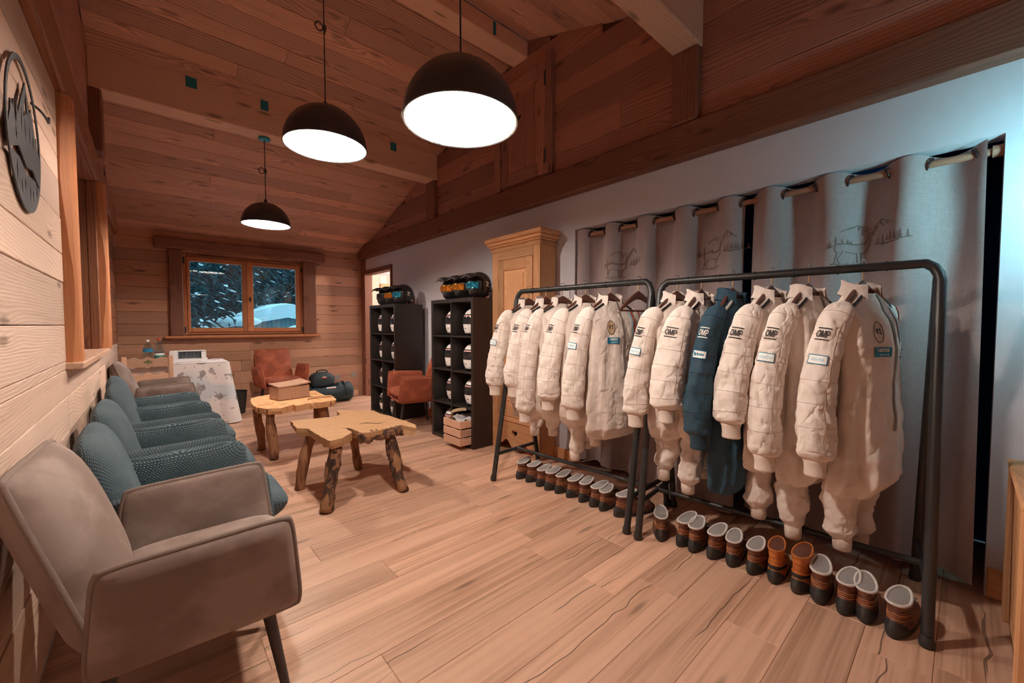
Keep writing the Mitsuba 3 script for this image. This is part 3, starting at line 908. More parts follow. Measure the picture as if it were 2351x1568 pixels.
# ------------------------------------------------------------------ pendant lamps
def pendant(x, y, rim, R, top, knot, label, canopy=True):
    P = Proto()
    H = R * 1.02
    prof_out = [(R * math.cos(a), rim + H * math.sin(a)) for a in np.linspace(0, math.pi / 2 - 0.10, 20)]
    prof_in = [((R - 0.006) * math.cos(a), rim + (H - 0.006) * math.sin(a)) for a in np.linspace(0, math.pi / 2 - 0.10, 20)]
    P.add('shade', lathe([(R - 0.0005, rim)] + prof_out + [(0.0, rim + H)], 48), 'lamp_black', smooth=True)
    P.add('shade_lining', lathe([(R - 0.001, rim + 0.0005)] + prof_in + [(0.0, rim + H - 0.006)], 48), 'lamp_gold', smooth=True, label='golden inside of the shade')
    P.add('rim', tube([(R * math.cos(a), R * math.sin(a), rim) for a in np.linspace(0, 2 * math.pi, 49)], 0.0028, 8), 'lamp_black', smooth=True)
    P.add('socket', lathe([(0.0, rim + H), (0.02, rim + H), (0.022, rim + 0.13), (0.0, rim + 0.12)], 16), 'lamp_black', smooth=30)
    P.add('neck', lathe([(0.0, rim + H + 0.03), (0.012, rim + H + 0.03), (0.016, rim + H - 0.004)], 14), 'lamp_black', smooth=30)
    P.shape('bulb', {'type': 'sphere', 'center': [x, y, rim + 0.075], 'radius': 0.045, 'emitter': {'type': 'area', 'radiance': rgb(*BULB)}, 'bsdf': {'type': 'ref', 'id': 'print_white'}})
    P.add('cord', tube([(0, 0, rim + H + 0.02), (0, 0, top)], 0.0035, 8), 'lamp_black', smooth=True)
    if knot:
        kz = knot
        loop = [(0.0, 0, kz - 0.035), (0.006, 0.004, kz), (-0.03, 0.0, kz + 0.03), (-0.055, 0, kz + 0.005), (-0.03, 0, kz - 0.025), (0.004, -0.006, kz + 0.002), (0.012, 0.006, kz + 0.02), (-0.004, 0, kz + 0.035)]
        P.add('knot', tube(smooth_path(loop, 40), 0.0042, 7), 'lamp_black', smooth=True)
        P.add('knot', ellipsoid((0.002, 0, kz + 0.004), (0.013, 0.011, 0.022), 2), 'lamp_black', smooth=True)
    if canopy:
        P.add('canopy', lathe([(0.0, top + 0.001), (0.05, top + 0.001), (0.05, top - 0.018), (0.044, top - 0.024), (0, top - 0.024)], 28), 'canopy_lit_cyan', smooth=30, label='ceiling canopy with its cyan light put into the colour')  # cyan light on the canopy is painted into its colour
    items = []
    for part, d, lab, stuff in P.items:
        d = dict(d)
        if d['type'] == 'ply':
            d['to_world'] = T().translate([x, y, 0])
        items.append((part, d, lab, stuff))
    P.items = items
    return place(P, 'pendant_lamp', label, 'lamp', 'black dome pendant lamps')


pendant(0.885, 1.28, 1.955, 0.212, 3.0, None, 'black dome pendant lamp with golden inside, largest and nearest of the three')
pendant(0.890, 2.83, 2.365, 0.252, 3.71, 3.12, 'black dome pendant lamp with a ringed cord knot, between the nearest and the farthest lamp')
pendant(0.864, 4.55, 2.172, 0.208, 3.0, 2.68, 'smallest looking black dome pendant lamp, hung from the beam near the window')

# little teal tape tags on the purlins
for x, y, z, w, h, t in ((0.312, 4.437, 3.263, 0.075, 0.10, 'teal tape tag on the front purlin face, left of the three'), (0.851, 4.437, 3.258, 0.062, 0.095, 'teal tape tag on the purlin above the farthest lamp'),
                         (2.133, 4.437, 3.246, 0.07, 0.09, 'teal tape tag on the purlin near the right gable wall'), (2.307, 2.817, 3.785, 0.03, 0.11, 'teal tape tag on the ridge purlin at the top')):
    P = Proto()
    P.add('', box(x - w / 2, x + w / 2, y - 0.002, y + 0.0025, z - h / 2, z + h / 2, 0.0006), 'tape_teal')
    place(P, 'tape_tag', t, 'tape')

# ------------------------------------------------------------------ wall decoration: cut steel disc with mountains, trees
P = Proto()
from shapely.geometry import Point, LineString
from shapely import affinity, union_all
disc_r = 0.248
base = Point(0, 0).buffer(disc_r, 64)
ring = base.difference(Point(0, 0).buffer(disc_r - 0.018, 64))
hills = Polygon([(-0.25, -0.06), (-0.17, 0.05), (-0.13, 0.0), (-0.05, 0.10), (0.03, 0.19), (0.07, 0.10), (0.11, 0.13), (0.17, 0.03), (0.25, -0.02), (0.25, -0.25), (-0.25, -0.25)])
cut1 = Polygon([(-0.22, -0.10), (-0.10, -0.06), (0.00, -0.10), (0.10, -0.085), (0.22, -0.13), (0.10, -0.115), (0.0, -0.125), (-0.1, -0.095)])
cut2 = Polygon([(-0.02, 0.06), (0.03, 0.16), (0.05, 0.07), (0.035, 0.09)])
cut3 = Polygon([(-0.16, 0.03), (-0.13, -0.02), (-0.10, 0.02), (-0.13, -0.05)])
firs = []
for fx, fb, fh in ((-0.15, -0.05, 0.10), (-0.11, -0.06, 0.13), (0.10, -0.07, 0.15), (0.145, -0.06, 0.12), (0.18, -0.05, 0.09), (-0.185, -0.04, 0.08)):
    for q in range(4):
        zz = fb + fh * q / 4
        firs.append(Polygon([(fx - 0.022 * (1 - q / 5), zz), (fx + 0.022 * (1 - q / 5), zz), (fx, zz + fh * 0.4)]))
slits = [Polygon([(a, b), (a + 0.007, b + 0.03), (a + 0.004, b + L), (a - 0.006, b + L * 0.6)]) for a, b, L in ((-0.19, -0.20, 0.05), (-0.14, -0.18, 0.07), (-0.08, -0.21, 0.06), (-0.03, -0.19, 0.05), (0.04, -0.21, 0.07), (0.09, -0.20, 0.05), (0.15, -0.18, 0.06), (-0.05, 0.00, 0.08), (0.00, -0.02, 0.09), (0.07, -0.01, 0.08), (0.12, -0.02, 0.07), (-0.11, -0.04, 0.06))]
birds = [Point(0.02 + 0.05 * q, 0.14 + 0.02 * (q % 2)).buffer(0.006) for q in range(-2, 2)]
art = union_all([ring, hills.intersection(base).difference(union_all([cut1, cut2, cut3] + slits))] + firs).intersection(base)
m = join(*[extrude(g, 0.004) for g in getattr(art, 'geoms', [art]) if g.area > 1e-5])
P.add('plate', to_axes(m, (-0.300, 2.118, 1.831), (0, 1, 0), (0, 0, 1), (1, 0, 0)), 'iron')
P.add('hook', tube(smooth_path([(-0.31, 2.32, 2.02), (-0.285, 2.33, 2.00), (-0.275, 2.36, 1.985), (-0.275, 2.40, 1.985), (-0.275, 2.41, 2.01)], 14), 0.004, 7), 'iron', smooth=True)
P.add('spacer', box(-0.309, -0.297, 2.09, 2.15, 1.64, 1.66, 0.002), 'iron')
place(P, 'wall_art', 'round cut-out steel picture of mountains and firs on the left wall', 'wall art')

# ------------------------------------------------------------------ armchairs
def suede_chair(cloth, seam, leg_bsdf):
    """Winged armchair facing +x; the origin is on the floor under its middle."""
    P = Proto()
    seams = []
    # seat
    m, uv, e = cushion((-0.20, 0.235, 0.415), (-0.20, -0.235, 0.415), (0.265, -0.245, 0.425), (0.265, 0.245, 0.425), 0.055, 0.06, p=5)
    P.add('seat', m, cloth, smooth=True)
    m, uv, e = cushion((-0.19, 0.24, 0.345), (-0.19, -0.24, 0.345), (0.24, -0.24, 0.345), (0.24, 0.24, 0.345), 0.03, 0.03, p=8)
    P.add('seat_base', m, cloth, smooth=True)
    # back: a thick pillow on a shell
    A, B, C, D = (-0.185, -0.235, 0.37), (-0.185, 0.235, 0.37), (-0.335, 0.225, 0.850), (-0.335, -0.225, 0.850)
    m, uv, e = cushion(A, B, C, D, 0.075, 0.0, n=17, p=3.2, r=0.03)
    P.add('backrest', m, cloth, smooth=True)
    n_ = np.cross(np.subtract(B, A), np.subtract(D, A))
    n_ /= np.linalg.norm(n_)
    A2, B2, C2, D2 = (np.asarray(q) - n_ * 0.002 for q in (A, B, C, D))
    m, uv, e2 = cushion(A2, B2, C2, D2, 0.0, 0.055, n=13, p=7, r=0.03)
    P.add('back_shell', m, cloth, smooth=True)
    seams.append(np.vstack([e, e[:1]]))
    # arms
    for s in (-1, 1):
        q = [(-0.215, s * 0.250, 0.335), (0.255, s * 0.262, 0.345), (0.225, s * 0.305, 0.640), (-0.185, s * 0.300, 0.622)]
        if s > 0:
            q = [q[1], q[0], q[3], q[2]]
        m, uv, e = cushion(*q, 0.036, 0.030, n=15, p=7, r=0.035)
        P.add('armrest', m, cloth, smooth=True)
        seams.append(np.vstack([e, e[:1]]))
    for e in seams:
        P.add('piping', tube(e, 0.0082, 7, caps=False), seam, smooth=True)
    for sx in (-1, 1):
        for sy in (-1, 1):
            P.add('leg', tube([(sx * 0.17, sy * 0.17, 0.35), (sx * 0.225, sy * 0.195, 0.008)], [0.019, 0.012], 14), leg_bsdf, smooth=40)
    return P


def knit_chair():
    """Rounded armchair in waffle knit facing +x."""
    P = Proto()
    m, uv, e = cushion((-0.22, 0.215, 0.41), (-0.22, -0.215, 0.41), (0.345, -0.225, 0.40), (0.345, 0.225, 0.40), 0.05, 0.105, p=5, n=17, r=0.05)
    P.add('seat', m, 'teal_knit', smooth=True, uv=uv)
    A, B, C, D = (-0.185, -0.265, 0.32), (-0.185, 0.265, 0.32), (-0.310, 0.235, 0.800), (-0.310, -0.235, 0.800)
    m, uv, e = cushion(A, B, C, D, 0.070, 0.060, n=21, p=3.4, r=0.10)
    P.add('backrest', m, 'teal_knit', smooth=True, uv=uv)
    for s in (-1, 1):
        q = [(-0.25, s * 0.272, 0.30), (0.275, s * 0.272, 0.30), (0.240, s * 0.280, 0.605), (-0.29, s * 0.275, 0.585)]
        if s > 0:
            q = [q[1], q[0], q[3], q[2]]
        m, uv, e = cushion(*q, 0.042, 0.040, n=19, p=3.6, r=0.085)
        P.add('armrest', m, 'teal_knit', smooth=True, uv=uv)
    for sx in (-1, 1):
        for sy in (-1, 1):
            P.add('leg', tube([(sx * 0.18, sy * 0.19, 0.33), (sx * 0.22, sy * 0.215, 0.0)], [0.02, 0.013], 12), 'chair_leg', smooth=40)
    return P


taupe = suede_chair('taupe_suede', 'seam_taupe', 'chair_leg')
rust = suede_chair('rust_velvet', 'seam_rust', 'chair_leg')
teal = knit_chair()
place(taupe, 'armchair', 'taupe suede armchair nearest the camera against the left wall', 'armchair', M=frame(0.085, 1.625, 0, -3))
for y, dx, yaw, t in ((2.255, 0.115, 0, 'teal waffle-knit armchair right behind the nearest taupe armchair'), (2.965, 0.105, -1, 'second teal waffle-knit armchair along the left wall'),
                      (3.735, 0.105, 1, 'third teal waffle-knit armchair along the left wall'), (4.375, 0.075, 0, 'fourth teal waffle-knit armchair, farthest from the camera')):
    place(teal, 'armchair', t, 'armchair', 'teal armchairs along the left wall', frame(dx, y, 0, yaw))
place(taupe, 'armchair', 'taupe suede armchair at the far end of the row, in front of the covered table', 'armchair', M=frame(0.075, 5.36, 0, 0))
place(rust, 'armchair', 'rust velvet armchair under the right end of the window', 'armchair', M=frame(1.365, 6.50, 0, -84))
place(rust, 'armchair', 'rust velvet armchair between the two black shelf units', 'armchair', M=frame(2.315, 4.34, 0, 168))

# ------------------------------------------------------------------ rustic tables
def slab_table(outline, top, thick, legs, seed, bark_edge, label, cracks=(), splinters=()):
    P = Proto()
    r = np.random.RandomState(seed)
    p = np.array(outline, float)
    # refine the outline and roughen it
    pts = []
    for a, b in zip(p, np.roll(p, -1, 0)):
        n = max(2, int(np.linalg.norm(b - a) / 0.02))
        for t in np.linspace(0, 1, n, endpoint=False):
            pts.append(a * (1 - t) + b * t)
    pts = np.array(pts)
    q = np.c_[pts, np.zeros(len(pts))] * 22.0
    pts = pts + 0.012 * (np.stack([meshkit.noise(q, seed), meshkit.noise(q, seed + 7)], -1) - 0.5)
    area = 0.5 * np.sum(pts[:, 0] * np.roll(pts[:, 1], -1) - np.roll(pts[:, 0], -1) * pts[:, 1])
    if area < 0:
        pts = pts[::-1]
    poly = Polygon(pts).buffer(0)
    pts = np.array(poly.exterior.coords)[:-1]
    m = trimesh.creation.extrude_polygon(poly, thick, engine='earcut')
    m = m.subdivide_to_size(0.06)
    v = np.asarray(m.vertices).copy()
    c = pts.mean(0)
    low = v[:, 2] < thick * 0.5
    v[low, :2] = c + (v[low, :2] - c) * 0.955
    v[:, 2] += 0.004 * (meshkit.noise(np.c_[v[:, :2] * 14, v[:, 2] * 0], seed + 3) - 0.5) - 0.004 * low * meshkit.noise(np.c_[v[:, :2] * 60, v[:, 2] * 0], seed + 4)
    v[:, 2] += top - thick
    m = trimesh.Trimesh(v, m.faces, process=False)
    P.add('top', m, 'wood', uv=wood_uv(m, 0 if seed == 2 else 1, 6, seed, across=1 if seed == 2 else 0))
    for a, b in bark_edge:
        seg = np.array([q_ for q_ in smooth_path([a, ((a[0] + b[0]) / 2, (a[1] + b[1]) / 2), b], 16)])
        lumps = []
        for x, y in seg:
            for k in range(4):
                e = trimesh.creation.icosphere(subdivisions=1)
                w = r.uniform(0.010, 0.020)
                vv = np.asarray(e.vertices) * np.array([w, w * 0.8, w * 1.3]) * (0.8 + 0.5 * r.rand(len(e.vertices), 1))
                lumps.append(trimesh.Trimesh(vv + np.array([x + r.uniform(-.014, .014), y + r.uniform(-.014, .014), top - r.uniform(0.015, thick)]), e.faces, process=False))
        P.add('bark_edge', join(*lumps), 'bark', smooth=True, stuff=True)
    for (x0, y0, x1, y1, r0, r1, bk) in legs:
        n = 16
        t = np.linspace(0, 1, n)
        w1, w2 = r.uniform(-1, 1, 2)
        path = np.c_[x0 + (x1 - x0) * t + 0.014 * w1 * np.sin(t * 5 + w2), y0 + (y1 - y0) * t + 0.014 * w2 * np.sin(t * 4 + w1), (top - thick + 0.01) * (1 - t)]
        rr = (r0 + (r1 - r0) * t) * (1 + 0.10 * np.sin(t * 9 + w1 * 5))
        m = tube(path, rr, 18)
        vv = np.asarray(m.vertices)
        d = meshkit.fbm(vv * np.array([24, 24, 11]), 3, seed)
        ring_c = np.repeat(path, 18, 0)
        vv[:-2] += (vv[:-2] - ring_c) * (0.55 * (d[:-2, None] - 0.5))
        uv = np.c_[vv[:, 2] + 3.0 * x0, np.clip(np.r_[np.tile(np.linspace(0, 2 * np.pi, 18, endpoint=False), n) * 0.04, 0, 0], -.9, .9) + 2.0 * (int(abs(x0 * 37 + y0 * 11)) % 50) + 128 * 8]
        leg = P.add('leg', trimesh.Trimesh(vv, m.faces, process=False), 'trunk_leg' if bk else 'log_leg', smooth=True)
        if bk:
            strips = []
            for k in range(26):
                i = r.randint(1, n - 2)
                a = r.uniform(0, 2 * math.pi) if bk > 1 else r.uniform(1.5, 4.0)
                L = r.uniform(0.02, 0.06)
                cc = path[i] + np.array([math.cos(a), math.sin(a), 0]) * rr[i] * 0.99
                e = trimesh.creation.icosphere(subdivisions=1)
                vv2 = np.asarray(e.vertices) * (0.8 + 0.5 * r.rand(len(e.vertices), 1))
                ra, ta = np.array([math.cos(a), math.sin(a), 0]), np.array([-math.sin(a), math.cos(a), 0])
                strips.append(trimesh.Trimesh(cc + vv2[:, :1] * ra * 0.005 + vv2[:, 1:2] * ta * r.uniform(0.008, 0.018) + vv2[:, 2:] * np.array([0, 0, L]), e.faces, process=False))
            P.add(leg + '__bark', join(*strips), 'bark', smooth=True, stuff=True)
    for ck in cracks:
        q = smooth_path([(x, y, top + 0.0004) for x, y in ck], 20)
        P.add('crack', tube(q, 0.007 * np.sin(np.linspace(0.15, 3.0, 20)) * (0.6 + 0.5 * r.rand(20)), 6, squash=0.25), 'bark', smooth=True)
    for sp, h in splinters:
        m = extrude(Polygon(sp).buffer(0), h)
        v = np.asarray(m.vertices).copy()
        hi = v[:, 2] > h / 2
        v[hi, :2] = v[hi, :2].mean(0) + (v[hi, :2] - v[hi, :2].mean(0)) * 0.9
        v[:, 2] += top - 0.002
        m = trimesh.Trimesh(v, m.faces, process=False)
        P.add('splinter', m, 'wood', uv=wood_uv(m, 0, 6))
    return place(P, 'coffee_table', label, 'table')


A = [(0.80, 3.523), (0.777, 3.24), (0.834, 3.171), (0.837, 3.042), (0.835, 2.892), (0.848, 2.733), (0.931, 2.743), (1.034, 2.849), (1.047, 3.018), (1.069, 2.924), (1.08, 2.79), (1.123, 2.759),
     (1.242, 2.788), (1.384, 2.815), (1.43, 2.66), (1.48, 2.76), (1.473, 3.012), (1.445, 3.277), (1.446, 3.46), (1.318, 3.574), (1.281, 3.662), (1.2, 3.669), (1.18, 3.488), (1.118, 3.445), (0.952, 3.491)]
slab_table(A, 0.45, 0.058, [(0.925, 2.83, 0.805, 2.70, 0.040, 0.036, 2), (1.300, 2.86, 1.345, 2.69, 0.044, 0.036, 1), (0.87, 3.22, 0.775, 3.215, 0.040, 0.034, 0), (1.22, 3.38, 1.27, 3.36, 0.036, 0.033, 0)], 2,
           [((1.075, 2.80), (1.242, 2.79)), ((1.242, 2.79), (1.40, 2.815))], 'live-edge wooden coffee table with a barky front edge, nearer of the two', cracks=[[(1.13, 3.02), (1.19, 3.06), (1.24, 3.04), (1.28, 2.98), (1.34, 2.98)], [(1.03, 3.04), (1.055, 2.98), (1.075, 2.91)]])
B = [(0.728, 4.763), (0.95, 4.914), (1.268, 4.852), (1.363, 4.831), (1.341, 4.468), (1.39, 4.369), (1.356, 4.154), (1.331, 4.092), (1.188, 4.064), (1.064, 4.079), (0.965, 4.044), (0.973, 4.128),
     (0.84, 4.01), (0.75, 4.051), (0.684, 4.178), (0.682, 4.419)]
slab_table(B, 0.47, 0.055, [(0.79, 4.17, 0.795, 4.10, 0.041, 0.038, 0), (0.745, 4.50, 0.77, 4.50, 0.038, 0.034, 0), (1.26, 4.25, 1.29, 4.20, 0.042, 0.038, 0), (1.30, 4.68, 1.37, 4.72, 0.040, 0.036, 0)], 5,
           [], 'live-edge wooden coffee table carrying the wooden box, farther of the two', cracks=[[(0.84, 4.20), (0.90, 4.22), (0.95, 4.20)], [(0.73, 4.36), (0.80, 4.38), (0.88, 4.36)], [(1.20, 4.55), (1.27, 4.60), (1.32, 4.56)]], splinters=[([(1.12, 4.27), (1.22, 4.30), (1.36, 4.28), (1.385, 4.345), (1.25, 4.36), (1.15, 4.33)], 0.016), ([(1.22, 4.64), (1.34, 4.66), (1.345, 4.79), (1.24, 4.81)], 0.012), ([(0.70, 4.24), (0.82, 4.26), (0.85, 4.33), (0.72, 4.35)], 0.010)])

# wooden box with a lifted lid
P = Proto()
for x0, x1, y0, y1, z0, z1 in ((-0.15, 0.15, -0.10, -0.088, 0, 0.12), (-0.15, 0.15, 0.088, 0.10, 0, 0.12), (-0.15, -0.138, -0.088, 0.088, 0, 0.12), (0.138, 0.15, -0.088, 0.088, 0, 0.12), (-0.138, 0.138, -0.088, 0.088, 0, 0.012)):
    m = box(x0, x1, y0, y1, z0, z1, 0.002)
    P.add('side', m, 'wood', uv=wood_uv(m, 2, 10))
rings = []
for xx in np.linspace(-0.157, 0.157, 14):
    z = 0.122 + 0.020 * ((xx + 0.157) / 0.314) ** 2.2
    rings.append([(xx, -0.107, z), (xx, 0.105, z + 0.016), (xx, 0.105, z + 0.028), (xx, -0.107, z + 0.012)])
m = loft(np.array(rings))
P.add('lid', m, 'wood', uv=wood_uv(m, 0, 10))
place(P, 'wooden_box', 'pale wooden box with a warped lid on the farther coffee table', 'box', M=frame(1.03, 4.52, 0.474, 12))

# ------------------------------------------------------------------ table with printed cloth, things on it, chair, basket
P = Proto()
tx0, tx1, ty0, ty1, tz = -0.27, 0.715, 6.05, 6.72, 0.752
m = box(tx0 + 0.02, tx1 - 0.02, ty0 + 0.02, ty1 - 0.02, tz - 0.04, tz - 0.006)
P.add('top', m, 'wood', uv=wood_uv(m, 0, 10))
for x in (tx0 + 0.06, tx1 - 0.06):
    for yv in (ty0 + 0.06, ty1 - 0.06):
        m = box(x - 0.03, x + 0.03, yv - 0.03, yv + 0.03, 0, tz - 0.04)
        P.add('leg', m, 'wood', uv=wood_uv(m, 2, 10))
place(P, 'dining_table', 'table in the far left corner hidden under a printed cloth', 'table')
# the cloth: top sheet plus a hanging skirt with folds; the corner falls to the floor
per, kinds = [], []
corner = 0.05


def skirt_rings(drop):
    pts = []
    n = 26
    xs = np.linspace(tx0, tx1 - corner, n)
    pts += [(x, ty0, 0, -1) for x in xs]
    for a in np.linspace(-math.pi / 2, 0, 9)[1:-1]:
        pts.append((tx1 - corner + corner * math.cos(a), ty0 + corner + corner * math.sin(a), math.cos(a), math.sin(a)))
    pts += [(tx1, yv, 1, 0) for yv in np.linspace(ty0 + corner, ty1, 18)]
    return np.array(pts)


base = skirt_rings(0)
s_ = np.r_[0, np.cumsum(np.linalg.norm(np.diff(base[:, :2], axis=0), axis=1))]
sc = s_[26 + 3]
rings, uvs = [], []
for t in np.linspace(0, 1, 16):
    near = np.exp(-((s_ - sc) / 0.20) ** 2)
    L = 0.40 + 0.33 * near + 0.03 * np.sin(s_ * 9) + 0.05 * (s_ > sc + 0.25)
    z = tz - 0.004 * (t > 0) - L * t
    fl = 0.006 + t * (0.020 + 0.020 * np.sin(s_ * 21.0) + 0.085 * near * (0.75 + 0.35 * np.sin(s_ * 34.0)))
    rings.append(np.c_[base[:, 0] + base[:, 2] * fl, base[:, 1] + base[:, 3] * fl, np.maximum(z, 0.012)])
    uvs.append(np.c_[s_, -L * t])
R_ = np.array(rings)
topc = np.array([[(x, yv, tz + 0.002) for x in np.linspace(tx0, tx1 - 0.004, 20)] for yv in np.linspace(ty0 + 0.004, ty1, 14)])
m1, m2 = grid_mesh(R_), grid_mesh(topc)
P = Proto()
P.add('', join(m1, m2), 'print_cloth', smooth=True, uv=np.vstack([np.vstack(uvs), np.asarray(m2.vertices)[:, :2]]))
place(P, 'tablecloth', 'white cloth with grey animal and mountain prints over the corner table', 'tablecloth')

P = Proto()
m = lathe([(0, 0), (0.040, 0.0), (0.044, 0.01), (0.042, 0.06), (0.044, 0.10), (0.043, 0.17), (0.036, 0.20), (0.018, 0.235), (0.014, 0.245), (0.014, 0.255)], 24)
P.add('body', m, 'clear_plastic', smooth=True)
P.add('label', lathe([(0.0448, 0.135), (0.0448, 0.175)], 24), 'label_blue', smooth=True, label='blue label')
P.add('cap', lathe([(0.0, 0.275), (0.015, 0.275), (0.016, 0.255), (0.0, 0.254)], 16), 'patch_pale', smooth=30)
P.add('water', lathe([(0.0005, 0.002), (0.039, 0.003), (0.041, 0.06), (0.0425, 0.10), (0.0415, 0.165), (0.0005, 0.165)], 24), 'water', smooth=True)
place(P, 'water_bottle', 'clear water bottle with a blue label on the corner table', 'bottle', M=frame(-0.030, 6.32, 0.756))
P = Proto()
m = lathe([(0, 0), (0.042, 0.0), (0.046, 0.01), (0.044, 0.06), (0.046, 0.11), (0.045, 0.18), (0.036, 0.22), (0.018, 0.255), (0.014, 0.265), (0.014, 0.272)], 24)
P.add('body', m, 'clear_plastic', smooth=True)
P.add('water', lathe([(0.0005, 0.002), (0.041, 0.003), (0.043, 0.06), (0.0445, 0.10), (0.0435, 0.15), (0.0005, 0.15)], 24), 'water', smooth=True)
P.add('label', lathe([(0.0468, 0.060), (0.0468, 0.095)], 24), 'label_green', smooth=True, label='green and white label')
P.add('label', lathe([(0.0470, 0.092), (0.0470, 0.118)], 24), 'patch_pale', smooth=True)
P.add('cap', lathe([(0.0, 0.290), (0.015, 0.290), (0.016, 0.270), (0.0, 0.269)], 16), 'red_cotton', smooth=30)
place(P, 'water_bottle', 'clear water bottle with a green and white label on the corner table', 'bottle', M=frame(0.070, 6.34, 0.756))
P = Proto()
P.add('tray', box(-0.185, 0.185, -0.075, 0.075, 0.0, 0.042, 0.004), 'carton')
P.add('carton', join(box(-0.175, -0.165, -0.06, 0.07, 0.042, 0.125), box(0.125, 0.172, -0.06, 0.07, 0.042, 0.125), box(-0.175, 0.172, 0.06, 0.07, 0.042, 0.135), box(-0.175, 0.172, -0.06, 0.07, 0.13, 0.138), box(-0.165, -0.095, -0.06, -0.05, 0.042, 0.13)), 'carton')
place(P, 'glass_carton', 'white carton holding drinking glasses on the corner table', 'carton', M=frame(0.335, 6.30, 0.756, -4))
for k in range(3):
    P = Proto()
    P.add('', lathe([(0, 0.0), (0.028, 0.0), (0.030, 0.01), (0.034, 0.082), (0.032, 0.083), (0.028, 0.012), (0.0, 0.008)], 20), 'clear_plastic', smooth=True)
    place(P, 'drinking_glass', 'clear glass in the white carton, %s of the three' % ('left', 'middle', 'right')[k], 'glass', 'drinking glasses in the carton', M=frame(0.335 - 0.055 + 0.075 * k, 6.285, 0.80))

# pine chair with scalloped back rails, its back to the camera
P = Proto()


def scallop(w, h, low):
    x = np.linspace(-w / 2, w / 2, 41)
    topz = h + 0.012 * np.cos(x / w * 6 * np.pi) * (0.6 + 0.6 * np.cos(x / w * np.pi))
    return [(a, b) for a, b in zip(x, topz)] + [(w / 2, low), (-w / 2, low)]


for x in (-0.19, 0.19):
    m = box(x - 0.020, x + 0.020, -0.02, 0.02, 0, 0.862, 0.004)
    P.add('post', m, 'wood', uv=wood_uv(m, 2, 10))
    m = box(x - 0.019, x + 0.019, 0.33, 0.37, 0, 0.44, 0.004)
    P.add('leg', m, 'wood', uv=wood_uv(m, 2, 10))
for h, low in ((0.845, 0.745), (0.672, 0.585)):
    m = to_axes(extrude(scallop(0.338, h, low), 0.018), (0, -0.009, 0), (1, 0, 0), (0, 0, 1), (0, 1, 0))
    m.faces = m.faces[:, ::-1]
    P.add('back_rail', m, 'wood', uv=wood_uv(m, 0, 10))
P.add('flower_print', join(ellipsoid((-0.022, -0.0095, 0.800), (0.016, 0.0012, 0.009), 2), ellipsoid((0.022, -0.0095, 0.800), (0.016, 0.0012, 0.009), 2), ellipsoid((0, -0.0095, 0.812), (0.012, 0.0014, 0.014), 2), ellipsoid((0, -0.0095, 0.786), (0.018, 0.001, 0.006), 2)), 'leaf_print', smooth=True, label='small painted flower')
m = box(-0.20, 0.20, -0.02, 0.38, 0.44, 0.465, 0.005)
P.add('seat', m, 'wood', uv=wood_uv(m, 0, 10))
place(P, 'dining_chair', 'pale pine chair with scalloped back rails before the covered table', 'chair', M=frame(-0.03, 5.93, 0, 2))

P = Proto()
P.add('bin', lathe([(0, 0.004), (0.11, 0.004), (0.135, 0.29), (0.137, 0.30), (0.131, 0.30), (0.107, 0.012), (0, 0.012)], 28), 'basket_black', smooth=40)
P.add('rim', tube([(0.137 * math.cos(a), 0.137 * math.sin(a), 0.30) for a in np.linspace(0, 2 * math.pi, 33)], 0.005, 8), 'rubber', smooth=True)
place(P, 'waste_basket', 'black mesh waste basket beside the covered table', 'basket', M=frame(0.84, 6.62))

# ------------------------------------------------------------------ bags and sockets at the back wall
P = Proto()
xs = np.linspace(-0.36, 0.36, 26)
rings = []
for k, x in enumerate(xs):
    e = min(1.0, (0.36 - abs(x)) / 0.07 + 0.0)
    R0 = 0.150 * math.sqrt(max(1 - (1 - e) ** 2, 0.001)) if e < 1 else 0.150
    sag = 0.75 if -0.30 < x < 0.10 else 1.0
    a = np.linspace(0, 2 * np.pi, 28, endpoint=False)
    wr = 1 + 0.05 * np.sin(a * 5 + x * 40) * (abs(x) > 0.1)
    rings.append(np.c_[np.full(28, x), 1.05 * R0 * wr * np.cos(a), 0.146 + (R0 * wr * np.sin(a)) * np.where(np.sin(a) > 0, sag, 0.97)])
P.add('body', loft(np.array(rings)), 'bag_cloth', smooth=True)
m = box(-0.06, 0.10, -0.001, 0.001, -0.025, 0.025, 0.0006)
P.add('label', to_axes(m, (-0.02, -0.112, 0.215), (1, 0, 0), (0, 0.75, 0.66), (0, -0.66, 0.75)), 'patch_pale')
P.items.pop()
lab = box(-0.07, 0.07, -0.026, 0.026, 0, 0.002, 0.0006)
P.add('label', to_axes(lab, (0.0, -0.106, 0.225), (1, 0, 0), (0, 0.66, 0.75), (0, -0.75, 0.66)), 'patch_pale', label='white label with red lettering')
gl = join(*[bevel_box((0.012, 0.018 + 0.004 * (k % 2), 0.0012), 0.0004).apply_translation((-0.042 + 0.0165 * k, 0, 0.0008)) for k in range(6)])
P.add('lettering', to_axes(gl, (0.0, -0.1072, 0.2262), (1, 0, 0), (0, 0.66, 0.75), (0, -0.75, 0.66)), 'print_red')
P.add('strap', tube([(0.20, 0.155 * math.cos(a), 0.146 + 0.155 * math.sin(a)) for a in np.linspace(-0.3, math.pi + 0.3, 30)], 0.006, 6, squash=2.5), 'rubber', smooth=True)
place(P, 'duffel_bag', 'dark teal duffel bag with a white label lying at the back wall', 'bag', M=frame(2.06, 6.60, 0.004, 0))
P = Proto()
rings = []
